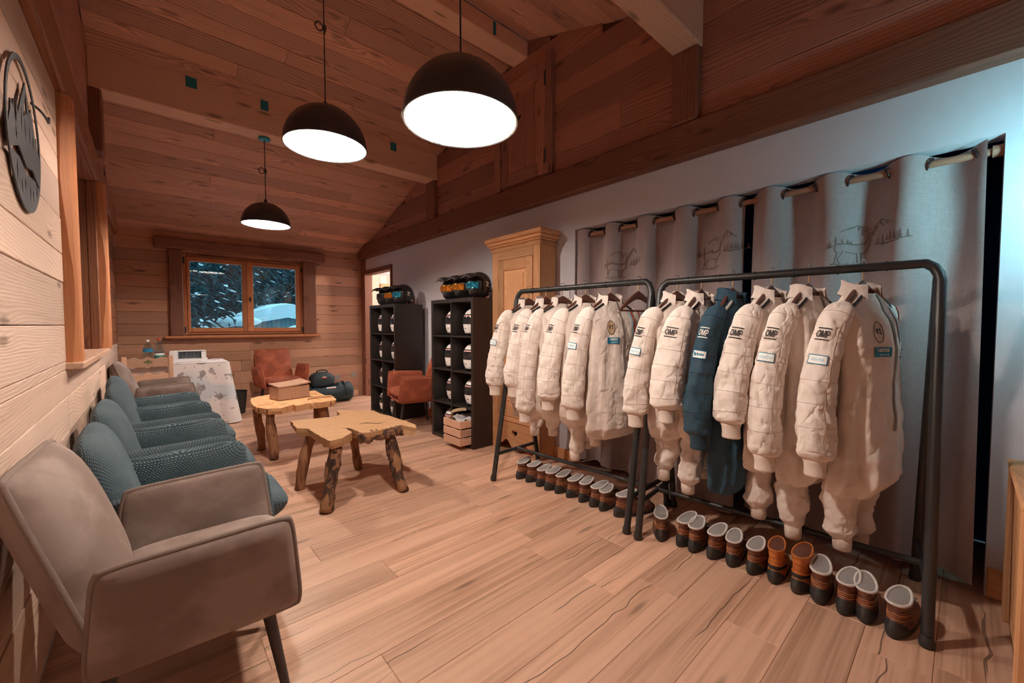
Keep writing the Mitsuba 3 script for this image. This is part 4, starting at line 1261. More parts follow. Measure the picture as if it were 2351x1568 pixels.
for z, w, d in ((0, 0.10, 0.08), (0.006, 0.165, 0.115), (0.06, 0.185, 0.13), (0.13, 0.18, 0.125), (0.18, 0.14, 0.10), (0.205, 0.10, 0.07), (0.215, 0.04, 0.03)):
    a = np.linspace(0, 2 * np.pi, 32, endpoint=False)
    c, s = np.cos(a), np.sin(a)
    rings.append(np.c_[w * np.sign(c) * np.abs(c) ** 0.6 * (1 + 0.03 * np.sin(a * 7 + z * 30)), d * np.sign(s) * np.abs(s) ** 0.6, np.full(32, z)])
P.add('body', loft(np.array(rings)), 'bag_cloth', smooth=True)
P.add('handle', tube(smooth_path([(-0.075, -0.02, 0.19), (-0.07, -0.03, 0.235), (0.0, -0.03, 0.25), (0.07, -0.03, 0.235), (0.075, -0.02, 0.19)], 18), 0.010, 8), 'rubber', smooth=True)
for k, (z, yv, w) in enumerate(((0.150, -0.123, 0.055), (0.135, -0.129, 0.075))):
    P.add('label', box(-w / 2, w / 2, yv - 0.004, yv, z - 0.007, z + 0.006, 0.001), 'print_red' if k else 'patch_pale')
place(P, 'duffel_bag', 'small dark bag with a handle standing on top of the duffel bag', 'bag', M=frame(1.955, 6.64, 0.262, 4))
for x, z, t in ((2.569, 0.362, 'grey wall socket near the doorway on the back wall'), (2.300, 0.335, 'grey wall socket half hidden behind the stacked bags')):
    P = Proto()
    P.add('plate', box(-0.042, 0.042, -0.010, 0, -0.042, 0.042, 0.003), 'plastic_grey')
    P.add('insert', to_axes(lathe([(0.0, -0.006), (0.020, -0.006), (0.024, 0.0012), (0.026, 0.0)], 20), (0, -0.0105, 0), (1, 0, 0), (0, 0, 1), (0, -1, 0)), 'rubber', smooth=30)
    place(P, 'wall_socket', t, 'socket', M=frame(x, 6.946, z))
P = Proto()
P.add('plate', box(-0.010, 0, -0.042, 0.042, -0.042, 0.042, 0.003), 'carton')
P.add('rocker', box(-0.014, -0.009, -0.022, 0.022, -0.022, 0.022, 0.002), 'carton')
place(P, 'light_switch', 'white light switch on the plaster beside the pine wardrobe', 'switch', M=frame(2.739, 2.358, 1.476))
# ------------------------------------------------------------------ black cube shelves
def cube_shelf(y0, x0, label):
    P = Proto()
    W, D, H, t, d = 0.77, 0.39, 1.47, 0.038, 0.016
    x1, y1 = x0 + D, y0 + W
    P.add('side_panel', box(x0, x1, y0, y0 + t, 0.0, H, 0.002), 'shelf_black')
    P.add('side_panel', box(x0, x1, y1 - t, y1, 0.0, H, 0.002), 'shelf_black')
    P.add('top_panel', box(x0, x1, y0 + t, y1 - t, H - t, H, 0.002), 'shelf_black')
    P.add('bottom_panel', box(x0, x1, y0 + t, y1 - t, 0.0, t, 0.002), 'shelf_black')
    ym = (y0 + y1) / 2
    P.add('divider', box(x0 + 0.001, x1 - 0.01, ym - d / 2, ym + d / 2, t, H - t, 0.001), 'shelf_black')
    c = (H - 2 * t - 3 * d) / 4
    zs = [t + k * (c + d) for k in range(4)]
    for k in range(1, 4):
        for a, b in ((y0 + t, ym - d / 2), (ym + d / 2, y1 - t)):
            P.add('shelf_board', box(x0 + 0.001, x1 - 0.01, a, b, zs[k] - d, zs[k], 0.001), 'shelf_black')
    P.add('added_dark_back', box(x1 - 0.008, x1, y0 + t, y1 - t, t, H - t, 0.001), 'shelf_black')  # added black back that darkens the inside of the cubes
    place(P, 'cube_shelf', label, 'shelf')
    return zs, ((y0 + t + ym) / 2, (y1 - t + ym) / 2), x0


near_z, near_y, near_x = cube_shelf(3.13, 2.292, 'black cube shelf beside the pine wardrobe, crate in its lowest right cube')
far_z, far_y, far_x = cube_shelf(4.73, 2.265, 'black cube shelf near the far doorway, half hidden by a rust armchair')


def sphere_patch(lon0, lon1, lat0, lat1, fn, n=18, m=12):
    lo, la = np.meshgrid(np.radians(np.linspace(lon0, lon1, n)), np.radians(np.linspace(lat0, lat1, m)))
    return grid_mesh(fn(lo, la))


def kart_helmet():
    """White full-face helmet facing -x, standing on z = 0."""
    P = Proto()
    def surf(grow):
        def fn(lo, la):
            front = np.clip(np.cos(lo), 0, 1)
            jaw = np.clip(-(la + 0.1) / 0.7, 0, 1)
            rx, ry, rz = 0.132 + grow, 0.112 + grow, 0.135 + grow
            k = 1 + 0.13 * front ** 2 * jaw - 0.04 * (1 - front) * jaw
            cl = np.where(la < 0, np.clip(np.cos(la), 0.01, 1) ** 0.35, np.cos(la))
            x = -rx * cl * np.cos(lo) * k
            y = ry * cl * np.sin(lo) * (1 - 0.04 * jaw)
            z = 0.125 + rz * np.sin(la) * np.where(la < 0, 1.12, 1.0)
            return np.stack([x, y, z], -1)
        return fn
    P.add('shell', sphere_patch(-180, 180, 19, 90, surf(0.0), 48, 14), 'shell_white', smooth=True)
    P.add('shell', join(sphere_patch(60, 300, -53, 19, surf(0.0), 40, 16)), 'shell_white', smooth=True)
    P.add('chin_bar', sphere_patch(-62, 62, -54, -9, surf(0.0), 34, 12), 'shell_white', smooth=True)
    P.add('visor', sphere_patch(-64, 64, -10, 21, surf(0.004), 34, 12), 'visor_dark', smooth=True, label='dark visor')
    P.add('lining', sphere_patch(-180, 180, -50, 80, surf(-0.02), 32, 14), 'rubber', smooth=True)
    P.add('band', sphere_patch(-60, 60, 27, 32, surf(0.0012), 30, 4), 'print_black', smooth=True)
    P.add('band', sphere_patch(-60, 60, 23, 25, surf(0.0035), 30, 3), 'print_red', smooth=True)
    for a in (-26, 26):
        P.add('vent', sphere_patch(a - 6, a + 6, -29, -26, surf(0.0015), 6, 3), 'rubber', smooth=True)
    P.add('stripe', join(sphere_patch(34, 60, -45, -42, surf(0.0015), 8, 3), sphere_patch(42, 64, -38, -35, surf(0.0015), 8, 3), sphere_patch(-60, -34, -45, -42, surf(0.0015), 8, 3), sphere_patch(-64, -42, -38, -35, surf(0.0015), 8, 3)), 'print_black', smooth=True)
    P.add('rim', tube(surf(0.0)(np.linspace(0, 2 * np.pi, 37), np.full(37, math.radians(-53))), 0.006, 7), 'rubber', smooth=True)
    return P


hel = kart_helmet()
row = ('top', 'second', 'third', 'lowest')
for which, zs, ys, x0 in (('near', near_z, near_y, near_x), ('far', far_z, far_y, far_x)):
    for k in range(4):
        for c in range(2):
            if which == 'near' and k == 0 and c == 0:
                continue
            r = RS.uniform(-1, 1, 3)
            nm = 'white full-face helmet in the %s row, %s cube of the black shelf %s' % (row[3 - k], ('right', 'left')[c], 'beside the wardrobe' if which == 'near' else 'near the doorway')
            place(hel, 'helmet', nm, 'helmet', 'white helmets in the black shelves', frame(x0 + (0.172 if which == 'near' else 0.165) + 0.010 * r[0], ys[c] + 0.012 * r[1], zs[k] + 0.0195, 32 + 9 * r[2]))


def cross_helmet(lens):
    """Black off-road helmet with peak and goggles, facing -x."""
    P = Proto()
    def surf(grow):
        def fn(lo, la):
            front = np.clip(np.cos(lo), 0, 1)
            jaw = np.clip(-(la + 0.15) / 0.6, 0, 1)
            k = 1 + 0.42 * front ** 3 * jaw
            return np.stack([-(0.132 + grow) * np.cos(la) * np.cos(lo) * k, (0.110 + grow) * np.cos(la) * np.sin(lo) * (1 - 0.25 * front * jaw), 0.128 + (0.132 + grow) * np.sin(la) * np.where(la < 0, 1.1, 1)], -1)
        return fn
    P.add('shell', join(sphere_patch(-180, 180, 22, 90, surf(0), 44, 14), sphere_patch(66, 294, -55, 22, surf(0), 40, 16)), 'shell_black', smooth=True)
    P.add('chin_bar', sphere_patch(-70, 70, -58, -24, surf(0.0), 34, 12), 'shell_black', smooth=True)
    P.add('lining', sphere_patch(-180, 180, -52, 80, surf(-0.018), 30, 12), 'rubber', smooth=True)
    rings = []
    for t in np.linspace(0, 1, 9):
        w = 0.095 - 0.030 * t ** 2
        y = np.linspace(-w, w, 13)
        z = 0.205 + 0.030 * t - 0.05 * t ** 2 + 0.030 * (1 - (y / w) ** 2)
        x = np.full(13, -0.085 - 0.115 * t)
        rings.append(np.vstack([np.c_[x, y, z], np.c_[x, y[::-1], z[::-1] - 0.006]]))
    P.add('peak', loft(np.array(rings)), 'shell_black', smooth=40)
    P.add('goggle_frame', sphere_patch(-58, 58, -22, 14, surf(0.008), 30, 12), 'rubber', smooth=True)
    P.add('goggle_lens', sphere_patch(-44, 44, -15, 9, surf(0.016), 30, 10), lens, smooth=True, label='mirrored goggle lens')
    for s in (-1, 1):
        bars = []
        for k, (dx, dz, L) in enumerate(((0.000, 0.020, 0.040), (0.004, 0.007, 0.026), (-0.004, -0.006, 0.026), (0.0, -0.019, 0.040))):
            p = surf(0.002)(np.array([math.radians(s * 80)]), np.array([math.radians(2)]))[0]
            b = box(-L / 2, L / 2, -0.0015, 0.0015, -0.0035, 0.0035, 0.001)
            b.apply_transform(trimesh.transformations.rotation_matrix(0.25, (0, 1, 0)))
            b.apply_translation((p[0] + dx + 0.02, p[1], p[2] + dz))
            bars.append(b)
        P.add('side_mark', join(*bars), 'print_white')
        b = box(-0.03, 0.03, -0.0012, 0.0012, -0.0035, 0.0035, 0.0005)
        q = surf(0.0015)(np.array([math.radians(s * 112)]), np.array([math.radians(-32)]))[0]
        b.apply_transform(trimesh.transformations.rotation_matrix(-s * math.radians(-18), (0, 0, 1)))
        b.apply_translation(q)
        P.add('side_mark', b, 'print_white')
    P.add('strap_tag', box(-0.03, -0.018, -0.112, -0.108, -0.002, 0.014, 0.001), 'print_red')
    return P


cb, co, cd = cross_helmet('lens_blue'), cross_helmet('lens_orange'), cross_helmet('visor_dark')
for y, p, yaw, t in ((3.26, cb, 10, 'black off-road helmet with blue goggles on the shelf beside the wardrobe, nearest the wardrobe'), (3.50, co, 8, 'black off-road helmet with orange goggles, middle of the three beside the wardrobe'),
                     (3.735, co, 12, 'black off-road helmet farthest from the wardrobe on the nearer shelf')):
    place(p, 'off_road_helmet', t, 'helmet', 'off-road helmets on the shelf tops', frame(2.47, y, 1.472, yaw))
for y, p, yaw, t in ((4.87, cb, 8, 'black off-road helmet with blue goggles at the near end of the far shelf'), (5.115, co, 6, 'black off-road helmet in the middle of the far shelf top'), (5.36, cd, 8, 'black off-road helmet nearest the doorway on the far shelf top')):
    place(p, 'off_road_helmet', t, 'helmet', 'off-road helmets on the shelf tops', frame(2.46, y, 1.472, yaw))

# slatted crate with cloths
P = Proto()
cx0, cx1, cy0, cy1, cz = 2.165, 2.60, 3.172, 3.465, 0.041
for k in range(3):
    z0, z1 = cz + 0.005 + 0.083 * k, cz + 0.075 + 0.083 * k
    for q in ((cx0, cx0 + 0.012, cy0, cy1, 1), (cx1 - 0.012, cx1, cy0, cy1, 1), (cx0 + 0.012, cx1 - 0.012, cy0, cy0 + 0.012, 0), (cx0 + 0.012, cx1 - 0.012, cy1 - 0.012, cy1, 0)):
        m = box(q[0], q[1], q[2], q[3], z0, z1, 0.002)
        P.add('slat', m, 'wood', uv=wood_uv(m, q[4], 10))
for x in (cx0 + 0.013, cx1 - 0.033):
    for yv in (cy0 + 0.013, cy1 - 0.033):
        m = box(x, x + 0.02, yv, yv + 0.02, cz, cz + 0.235, 0.002)
        P.add('corner_post', m, 'wood', uv=wood_uv(m, 2, 10))
m = box(cx0 + 0.012, cx1 - 0.012, cy0 + 0.012, cy1 - 0.012, cz, cz + 0.01, 0.001)
P.add('bottom', m, 'wood', uv=wood_uv(m, 0, 10))
place(P, 'wooden_crate', 'slatted pine crate pushed into the lowest right cube of the near shelf', 'crate')
P = Proto()
gx, gy = np.meshgrid(np.linspace(cx0 + 0.035, cx1 - 0.04, 40), np.linspace(cy0 + 0.036, cy1 - 0.036, 30))
gz = cz + 0.185 + 0.085 * meshkit.fbm(np.stack([gx * 16, gy * 16, gx * 0], -1), 3, 4) + 0.02 * np.sin(gx * 60 + gy * 25)
bot = np.full_like(gz, cz + 0.02)
P.add('', join(grid_mesh(np.stack([gx, gy, gz], -1)), grid_mesh(np.stack([gx, gy, bot], -1)[:, ::-1])), 'paper_grey', smooth=True)
place(P, 'cloth_bundle', 'crumpled grey cloths lying in the slatted crate', 'cloths', kind='stuff')
P = Proto()
P.add('', tube(smooth_path([(2.225, 3.40, 0.292), (2.200, 3.36, 0.345), (2.23, 3.30, 0.372), (2.30, 3.26, 0.376)], 16), 0.009, 8, squash=2.2), 'patch_tan', smooth=True)
place(P, 'strap', 'tan strap hanging over the edge above the slatted crate', 'strap')

# ------------------------------------------------------------------ pine wardrobe
P = Proto()
ax0, ax1, ay0, ay1 = 2.53, 2.735, 2.475, 3.128


def pine(name, x0, x1, y0, y1, z0, z1, along, b=0.004):
    m = box(x0, x1, y0, y1, z0, z1, b)
    P.add(name, m, 'wood', uv=wood_uv(m, along, 5))


pine('side', ax0, ax1, ay0, ay0 + 0.022, 0.0, 1.93, 2)
pine('side', ax0, ax1, ay1 - 0.022, ay1, 0.0, 1.93, 2)
pine('back', ax1 - 0.012, ax1, ay0 + 0.022, ay1 - 0.022, 0.1, 1.93, 2)
pine('floor_board', ax0 + 0.02, ax1 - 0.012, ay0 + 0.022, ay1 - 0.022, 0.19, 0.21, 1)
pine('stile', ax0 - 0.004, ax0 + 0.02, ay0 + 0.0, ay0 + 0.085, 0.20, 1.93, 2)
pine('stile', ax0 - 0.004, ax0 + 0.02, ay1 - 0.085, ay1, 0.20, 1.93, 2)
pine('top_rail', ax0 - 0.004, ax0 + 0.02, ay0 + 0.085, ay1 - 0.085, 1.82, 1.93, 1)
pine('bottom_rail', ax0 - 0.006, ax0 + 0.02, ay0 + 0.085, ay1 - 0.085, 0.285, 0.33, 1)
# door with frame and raised panel
dy0, dy1, dz0, dz1 = ay0 + 0.088, ay1 - 0.088, 0.333, 1.817
ms, uvs = [], []
for q in ((dy0, dy0 + 0.085, dz0, dz1, 2), (dy1 - 0.085, dy1, dz0, dz1, 2), (dy0 + 0.085, dy1 - 0.085, dz1 - 0.10, dz1, 1), (dy0 + 0.085, dy1 - 0.085, dz0, dz0 + 0.11, 1)):
    m = box(ax0 - 0.008, ax0 + 0.016, q[0], q[1], q[2], q[3], 0.003)
    ms.append(m)
    uvs.append(wood_uv(m, q[4], 5))
P.add('door', join(*ms), 'wood', uv=np.vstack(uvs))
m = box(ax0 + 0.002, ax0 + 0.012, dy0 + 0.08, dy1 - 0.08, dz0 + 0.10, dz1 - 0.09, 0.002)
P.add('door__panel', m, 'wood', uv=wood_uv(m, 2, 5))
m = bevel_box((0.022, dy1 - dy0 - 0.235, dz1 - dz0 - 0.275), 0.009)
m.apply_translation((ax0 + 0.003, (dy0 + dy1) / 2, (dz0 + dz1) / 2 + 0.005))
P.add('door__raised_panel', m, 'wood', uv=wood_uv(m, 2, 5))
# drawer-like plinth with scalloped apron and heart
w = ay1 - ay0 - 0.17
xs = np.linspace(0, w, 41)
low = 0.085 - 0.045 * np.cos((xs / w - 0.5) * 4 * np.pi) * (np.abs(xs / w - 0.5) < 0.40) - 0.02
apron = Polygon([(a, b) for a, b in zip(xs, np.clip(low, 0.035, 0.14))] + [(w, 0.28), (0, 0.28)]).difference(Polygon(heart(0.075) + np.array([w / 2, 0.185])))
m = to_axes(extrude(apron, 0.022), (ax0 - 0.004, ay0 + 0.085, 0), (0, 1, 0), (0, 0, 1), (1, 0, 0))
P.add('apron', m, 'wood', uv=wood_uv(m, 1, 5), label='scalloped apron with a cut-out heart')
pine('foot', ax0 - 0.004, ax0 + 0.03, ay0, ay0 + 0.085, 0.0, 0.20, 2)
pine('foot', ax0 - 0.004, ax0 + 0.03, ay1 - 0.085, ay1, 0.0, 0.20, 2)
P.add('apron_shade_plate', box(ax0 + 0.06, ax0 + 0.065, ay0 + 0.09, ay1 - 0.09, 0.12, 0.30), 'rubber')  # black sheet standing in for the shade behind apron and heart
# crown: stepped cornice round three sides
for z0, z1, g in ((1.90, 1.945, 0.012), (1.945, 1.965, 0.026), (1.965, 1.995, 0.042), (1.995, 2.035, 0.060)):
    m = bevel_box((ax1 - ax0 + g, ay1 - ay0 + 2 * g, z1 - z0), 0.008)
    m.apply_translation(((ax0 + ax1 - g) / 2, (ay0 + ay1) / 2, (z0 + z1) / 2))
    P.add('cornice', m, 'wood', uv=wood_uv(m, 1, 5))
P.add('key_plate', ellipsoid((ax0 - 0.009, dy0 + 0.035, 1.05), (0.003, 0.010, 0.024), 2), 'iron', smooth=True)
place(P, 'wardrobe', 'narrow pine wardrobe with a panelled door and stepped cornice', 'wardrobe')
P = Proto()
m = ellipsoid((0, 0, 0), (0.05, 0.075, 0.045), 3)
m.vertices = np.asarray(m.vertices) * (0.8 + 0.4 * meshkit.fbm(np.asarray(m.vertices) * 22))[:, None]
P.add('', m, 'red_cotton', smooth=True)
place(P, 'red_cloth', 'orange-red cloth tucked under the pine wardrobe', 'cloth', M=frame(2.62, 2.68, 0.042))

# ------------------------------------------------------------------ curtains on a wooden rod
ROD_X, ROD_Z = 2.785, 1.962
P = Proto()
P.add('pole', tube([(ROD_X, -0.082, ROD_Z), (ROD_X, 2.26, ROD_Z)], 0.0165, 16), 'rod_wood', smooth=True)
P.add('end_cup', tube([(ROD_X, -0.083, ROD_Z), (ROD_X, -0.05, ROD_Z)], 0.026, 16), 'rod_wood', smooth=30)
P.add('end_cup', tube([(ROD_X, 2.23, ROD_Z), (ROD_X, 2.261, ROD_Z)], 0.026, 16), 'rod_wood', smooth=30)
place(P, 'curtain_rod', 'wooden curtain pole across the alcove opening', 'curtain rod')


def curtain(ya, yb, phase, hem, seed, label, prints, edge_out=0.0):
    """Eyelet curtain from ya (far) to yb (near); folds of 0.29 m; cloth is behind the pole around y = phase."""
    P = Proto()
    r = np.random.RandomState(seed)
    k1, k2, f1, f2 = r.uniform(0, 6, 4)

    def surf(y, z):
        y, z = np.asarray(y, float), np.asarray(z, float)
        t = np.clip((ROD_Z - z) / ROD_Z, 0, 1)
        ph = 2 * np.pi * (y - phase) / 0.293 + 0.5 * t * np.sin(y * 5 + k1)
        c = np.cos(ph)
        amp = 0.050 * (1 - 0.25 * t)
        x = ROD_X + amp * np.sign(c) * np.abs(c) ** 0.75 + 0.016 * t * np.sin(y * 13 + k2) + 0.006 * np.sin(ph * 2 + z * 3 + f1) * (0.3 + t)
        x = x - 0.05 * t + 0.004 * np.sin(z * 9 + y * 31 + f2)
        x = x - edge_out * np.exp(-((y - yb) / 0.10) ** 2) * (0.3 + 0.7 * t)
        yy = y + 0.012 * np.sin(ph + 1.0) * t
        return np.stack([x, yy, z], -1)

    ys = np.linspace(ya, yb, 190)
    ts = np.linspace(0, 1, 36)
    Y, Tt = np.meshgrid(ys, ts)
    ztop = 2.002 - 0.010 * np.cos(2 * np.pi * (Y - phase) / 0.293)
    zb = hem(Y)
    Zz = ztop * (1 - Tt) + zb * Tt
    P.add('cloth', grid_mesh(surf(Y, Zz)), 'curtain_linen', smooth=True)
    P.add('hem', grid_mesh(surf(np.stack([ys] * 3), np.stack([hem(ys) + d for d in (0.0, 0.002, 0.012)])) - np.array([0.003, 0, 0])), 'curtain_linen', smooth=True)
    y = phase - 0.293 * 10
    while y < ya:
        for d in (-0.073, 0.073):
            yy = y + d
            if yb + 0.01 < yy < ya - 0.01:
                e = tube([(ROD_X + 0.026 * math.cos(a), yy + 0.010 * math.sin(a) * (1 if d < 0 else -1), ROD_Z + 0.026 * math.sin(a)) for a in np.linspace(0, 2 * math.pi, 25)], 0.0055, 7)
                P.add('eyelet', e, 'eyelet', smooth=True)
        y += 0.293
    for yc, zc, size in prints:
        lines = [
            [(640, 615), (670, 606), (700, 605), (740, 612), (770, 610), (795, 590), (803, 565), (800, 545)], [(800, 545), (815, 535), (826, 545), (812, 558), (806, 600), (800, 640), (785, 665)], [(785, 665), (740, 672), (690, 660)],
            [(640, 615), (635, 650), (650, 665), (640, 700), (633, 740)], [(680, 655), (662, 690), (650, 705), (662, 740)], [(765, 670), (771, 710), (768, 740)], [(745, 672), (751, 740)], [(785, 660), (770, 690)],
            [(812, 535), (790, 520), (770, 510), (748, 490)], [(770, 510), (768, 540), (778, 550)], [(748, 490), (750, 515)], [(820, 535), (838, 515), (850, 498)], [(838, 515), (832, 497)],
            [(665, 522), (700, 500), (745, 478), (790, 500), (818, 518)], [(700, 505), (735, 488)], [(825, 508), (845, 478), (868, 455), (900, 480), (940, 522)], [(868, 455), (862, 485), (880, 505)], [(890, 480), (905, 505)],
            [(590, 632), (640, 612)], [(650, 602), (720, 606), (790, 610)], [(830, 620), (900, 625), (980, 612), (1025, 606)], [(870, 632), (960, 622)], [(610, 742), (660, 745), (720, 748), (800, 740)], [(700, 745), (705, 732)], [(725, 747), (730, 735)]]
        rib = []
        s = size / 440.0

        def at(px, py):
            return surf(yc + (805 - px) * s, zc + (600 - py) * s) - np.array([0.0022, 0, 0])
        for ln in lines:
            q = []
            for (xa, ya_), (xb_, yb_) in zip(ln[:-1], ln[1:]):
                for t in np.linspace(0, 1, 5):
                    q.append((xa + (xb_ - xa) * t, ya_ + (yb_ - ya_) * t))
            q = np.array(q)
            rib.append(tube(at(q[:, 0], q[:, 1]), 0.0017, 5))
        for fx, fb, fh in ((598, 630, 40), (612, 628, 48), (640, 608, 62), (675, 604, 36), (700, 604, 30), (715, 605, 24), (850, 618, 50), (875, 618, 66), (898, 612, 48), (915, 612, 60), (935, 612, 60), (950, 610, 52), (968, 610, 62), (1003, 605, 46)):
            tri = []
            for lev in range(3):
                b0, b1 = fb - fh * lev / 3.6, fb - fh * (lev + 1.35) / 3.6
                w_ = 9 * (1 - lev / 4)
                P0, P1, P2 = at(fx - w_, b0), at(fx + w_, b0), at(fx, b1)
                tri += [P0, P1, P2]
            rib.append(trimesh.Trimesh(np.array(tri), np.arange(len(tri)).reshape(-1, 3), process=False))
        P.add('deer_print', join(*rib), 'seam_taupe', label='printed sketch of a deer, firs and mountains')
    place(P, 'curtain', label, 'curtain')


curtain(2.25, 0.945, 2.055, lambda y: 0.035 + 0.035 * np.sin(np.clip((np.asarray(y) - 1.75) / 0.55, 0, 1) * np.pi) - 0.02 * (np.asarray(y) < 1.7), 3, 'beige linen eyelet curtain with a deer print, left one, beside the wardrobe',
        [(1.80, 1.69, 0.335), (1.075, 1.69, 0.335)])
curtain(0.905, -0.035, 0.07, lambda y: 0.060 + 0.0 * np.asarray(y), 6, 'beige linen eyelet curtain with a deer print, right one, nearer the camera', [(0.355, 1.635, 0.335)], 0.05)

# ------------------------------------------------------------------ clothes racks
def rack(ff, fn, bf, bn, tf, tn, H, label):
    """front far/near feet, back far/near feet, bar ends far/near (xy)."""
    P = Proto()
    r = 0.0190
    a = np.array([*tf, H])
    b = np.array([*tn, H])
    d = (b - a) / np.linalg.norm(b - a)
    ctl = [np.array([*ff, 0.0])]
    la = a - ctl[0]
    lb = b - np.array([*fn, 0.0])
    def corner(c, leg, dirn):
        u = leg / np.linalg.norm(leg)
        return [c - u * 0.075, c - u * 0.045 + dirn * 0.006, c - u * 0.018 + dirn * 0.020, c + dirn * 0.045, c + dirn * 0.075]
    path = [np.array([*ff, 0.0])] + corner(a, la, d) + corner(b, lb, -d)[::-1] + [np.array([*fn, 0.0])]
    P.add('frame_tube', tube(path, r, 14), 'black_metal', smooth=True)
    for t, f in ((tf, bf), (tn, bn)):
        top = np.array([*t, H - 0.06]) + (d if t is tf else -d) * 0.004
        P.add('back_leg', tube([top, np.array([*f, 0.0])], r, 14), 'black_metal', smooth=True)
    z = 0.20
    mids = []
    for t, f, g in ((tf, ff, bf), (tn, fn, bn)):
        p = np.array([*f, 0.0]) + (np.array([*t, H]) - np.array([*f, 0.0])) * z / H
        q = np.array([*g, 0.0]) + (np.array([*t, H]) - np.array([*g, 0.0])) * z / H
        P.add('cross_tube', tube([p, q], 0.0135, 12), 'black_metal', smooth=True)
        mids.append((p + q) / 2)
    P.add('lower_tube', tube(mids, 0.0135, 12), 'black_metal', smooth=True)
    for f in (ff, fn, bf, bn):
        P.add('foot', lathe([(0, 0), (0.021, 0.001), (0.024, 0.014), (0.021, 0.034), (0.017, 0.044)], 18), 'rubber', smooth=True, to_world=T().translate([f[0], f[1], 0.0]))
    for t in np.linspace(0.14, 0.86, 6):
        c = a + (b - a) * t
        P.add('stop_ring', tube([c - d * 0.004, c + d * 0.004], r + 0.0022, 14), 'black_metal', smooth=30)
    place(P, 'clothes_rack', label, 'clothes rack')
    return a, b


bar1 = rack((1.950, 2.405), (2.022, 1.275), (2.470, 2.430), (2.545, 1.300), (2.218, 2.42), (2.290, 1.285), 1.470, 'black tube clothes rack farther from the camera, in front of the left curtain')
bar2 = rack((2.013, 1.197), (2.135, 0.066), (2.560, 1.262), (2.668, 0.130), (2.278, 1.225), (2.398, 0.078), 1.455, 'black tube clothes rack nearer the camera, in front of the right curtain')


def on_bar(y):
    a, b = bar1 if y > 1.24 else bar2
    t = (y - a[1]) / (b[1] - a[1])
    return a + (b - a) * t


# ------------------------------------------------------------------ hangers
def hanger(rail):
    P = Proto()
    hook = [(0, 0, -0.060), (0, 0, -0.030), (0.004, 0, -0.016), (0.0195, 0, -0.002), (0.018, 0, 0.012), (0.006, 0, 0.0205), (-0.008, 0, 0.0195), (-0.018, 0, 0.009)]
    P.add('hook', tube(smooth_path(hook, 26), 0.0021, 7), 'steel', smooth=True, label='steel hook')
    P.add('sleeve', tube([(0, 0, -0.066), (0, 0, -0.028)], 0.0042, 8), 'patch_tan', smooth=True)
    x = np.linspace(-0.205, 0.205, 31)
    u = np.abs(x) / 0.205
    zt = -0.072 - 0.125 * u ** 1.15
    th = 0.052 - 0.036 * u ** 0.7
    yy = -0.022 * u ** 2
    rings = []
    for k in range(31):
        h = th[k] / 2
        w = 0.0085
        zc = zt[k] - h
        rings.append([(x[k], yy[k] - w, zc - h * 0.7), (x[k], yy[k] - w, zc + h * 0.7), (x[k], yy[k] - w * .4, zc + h), (x[k], yy[k] + w * .4, zc + h), (x[k], yy[k] + w, zc + h * 0.7), (x[k], yy[k] + w, zc - h * 0.7), (x[k], yy[k] + w * .4, zc - h), (x[k], yy[k] - w * .4, zc - h)])
    P.add('yoke', loft(np.array(rings)), 'hanger_wood', smooth=40)
    if rail:
        P.add('trouser_rail', tube([(-0.185, -0.018, -0.197), (0.185, -0.018, -0.197)], 0.0055, 10), 'hanger_wood', smooth=True)
        P.add('end_cap', ellipsoid((-0.206, -0.022, -0.203), (0.010, 0.010, 0.010), 2), 'steel', smooth=True)
    return P


plain_hanger = hanger(True)


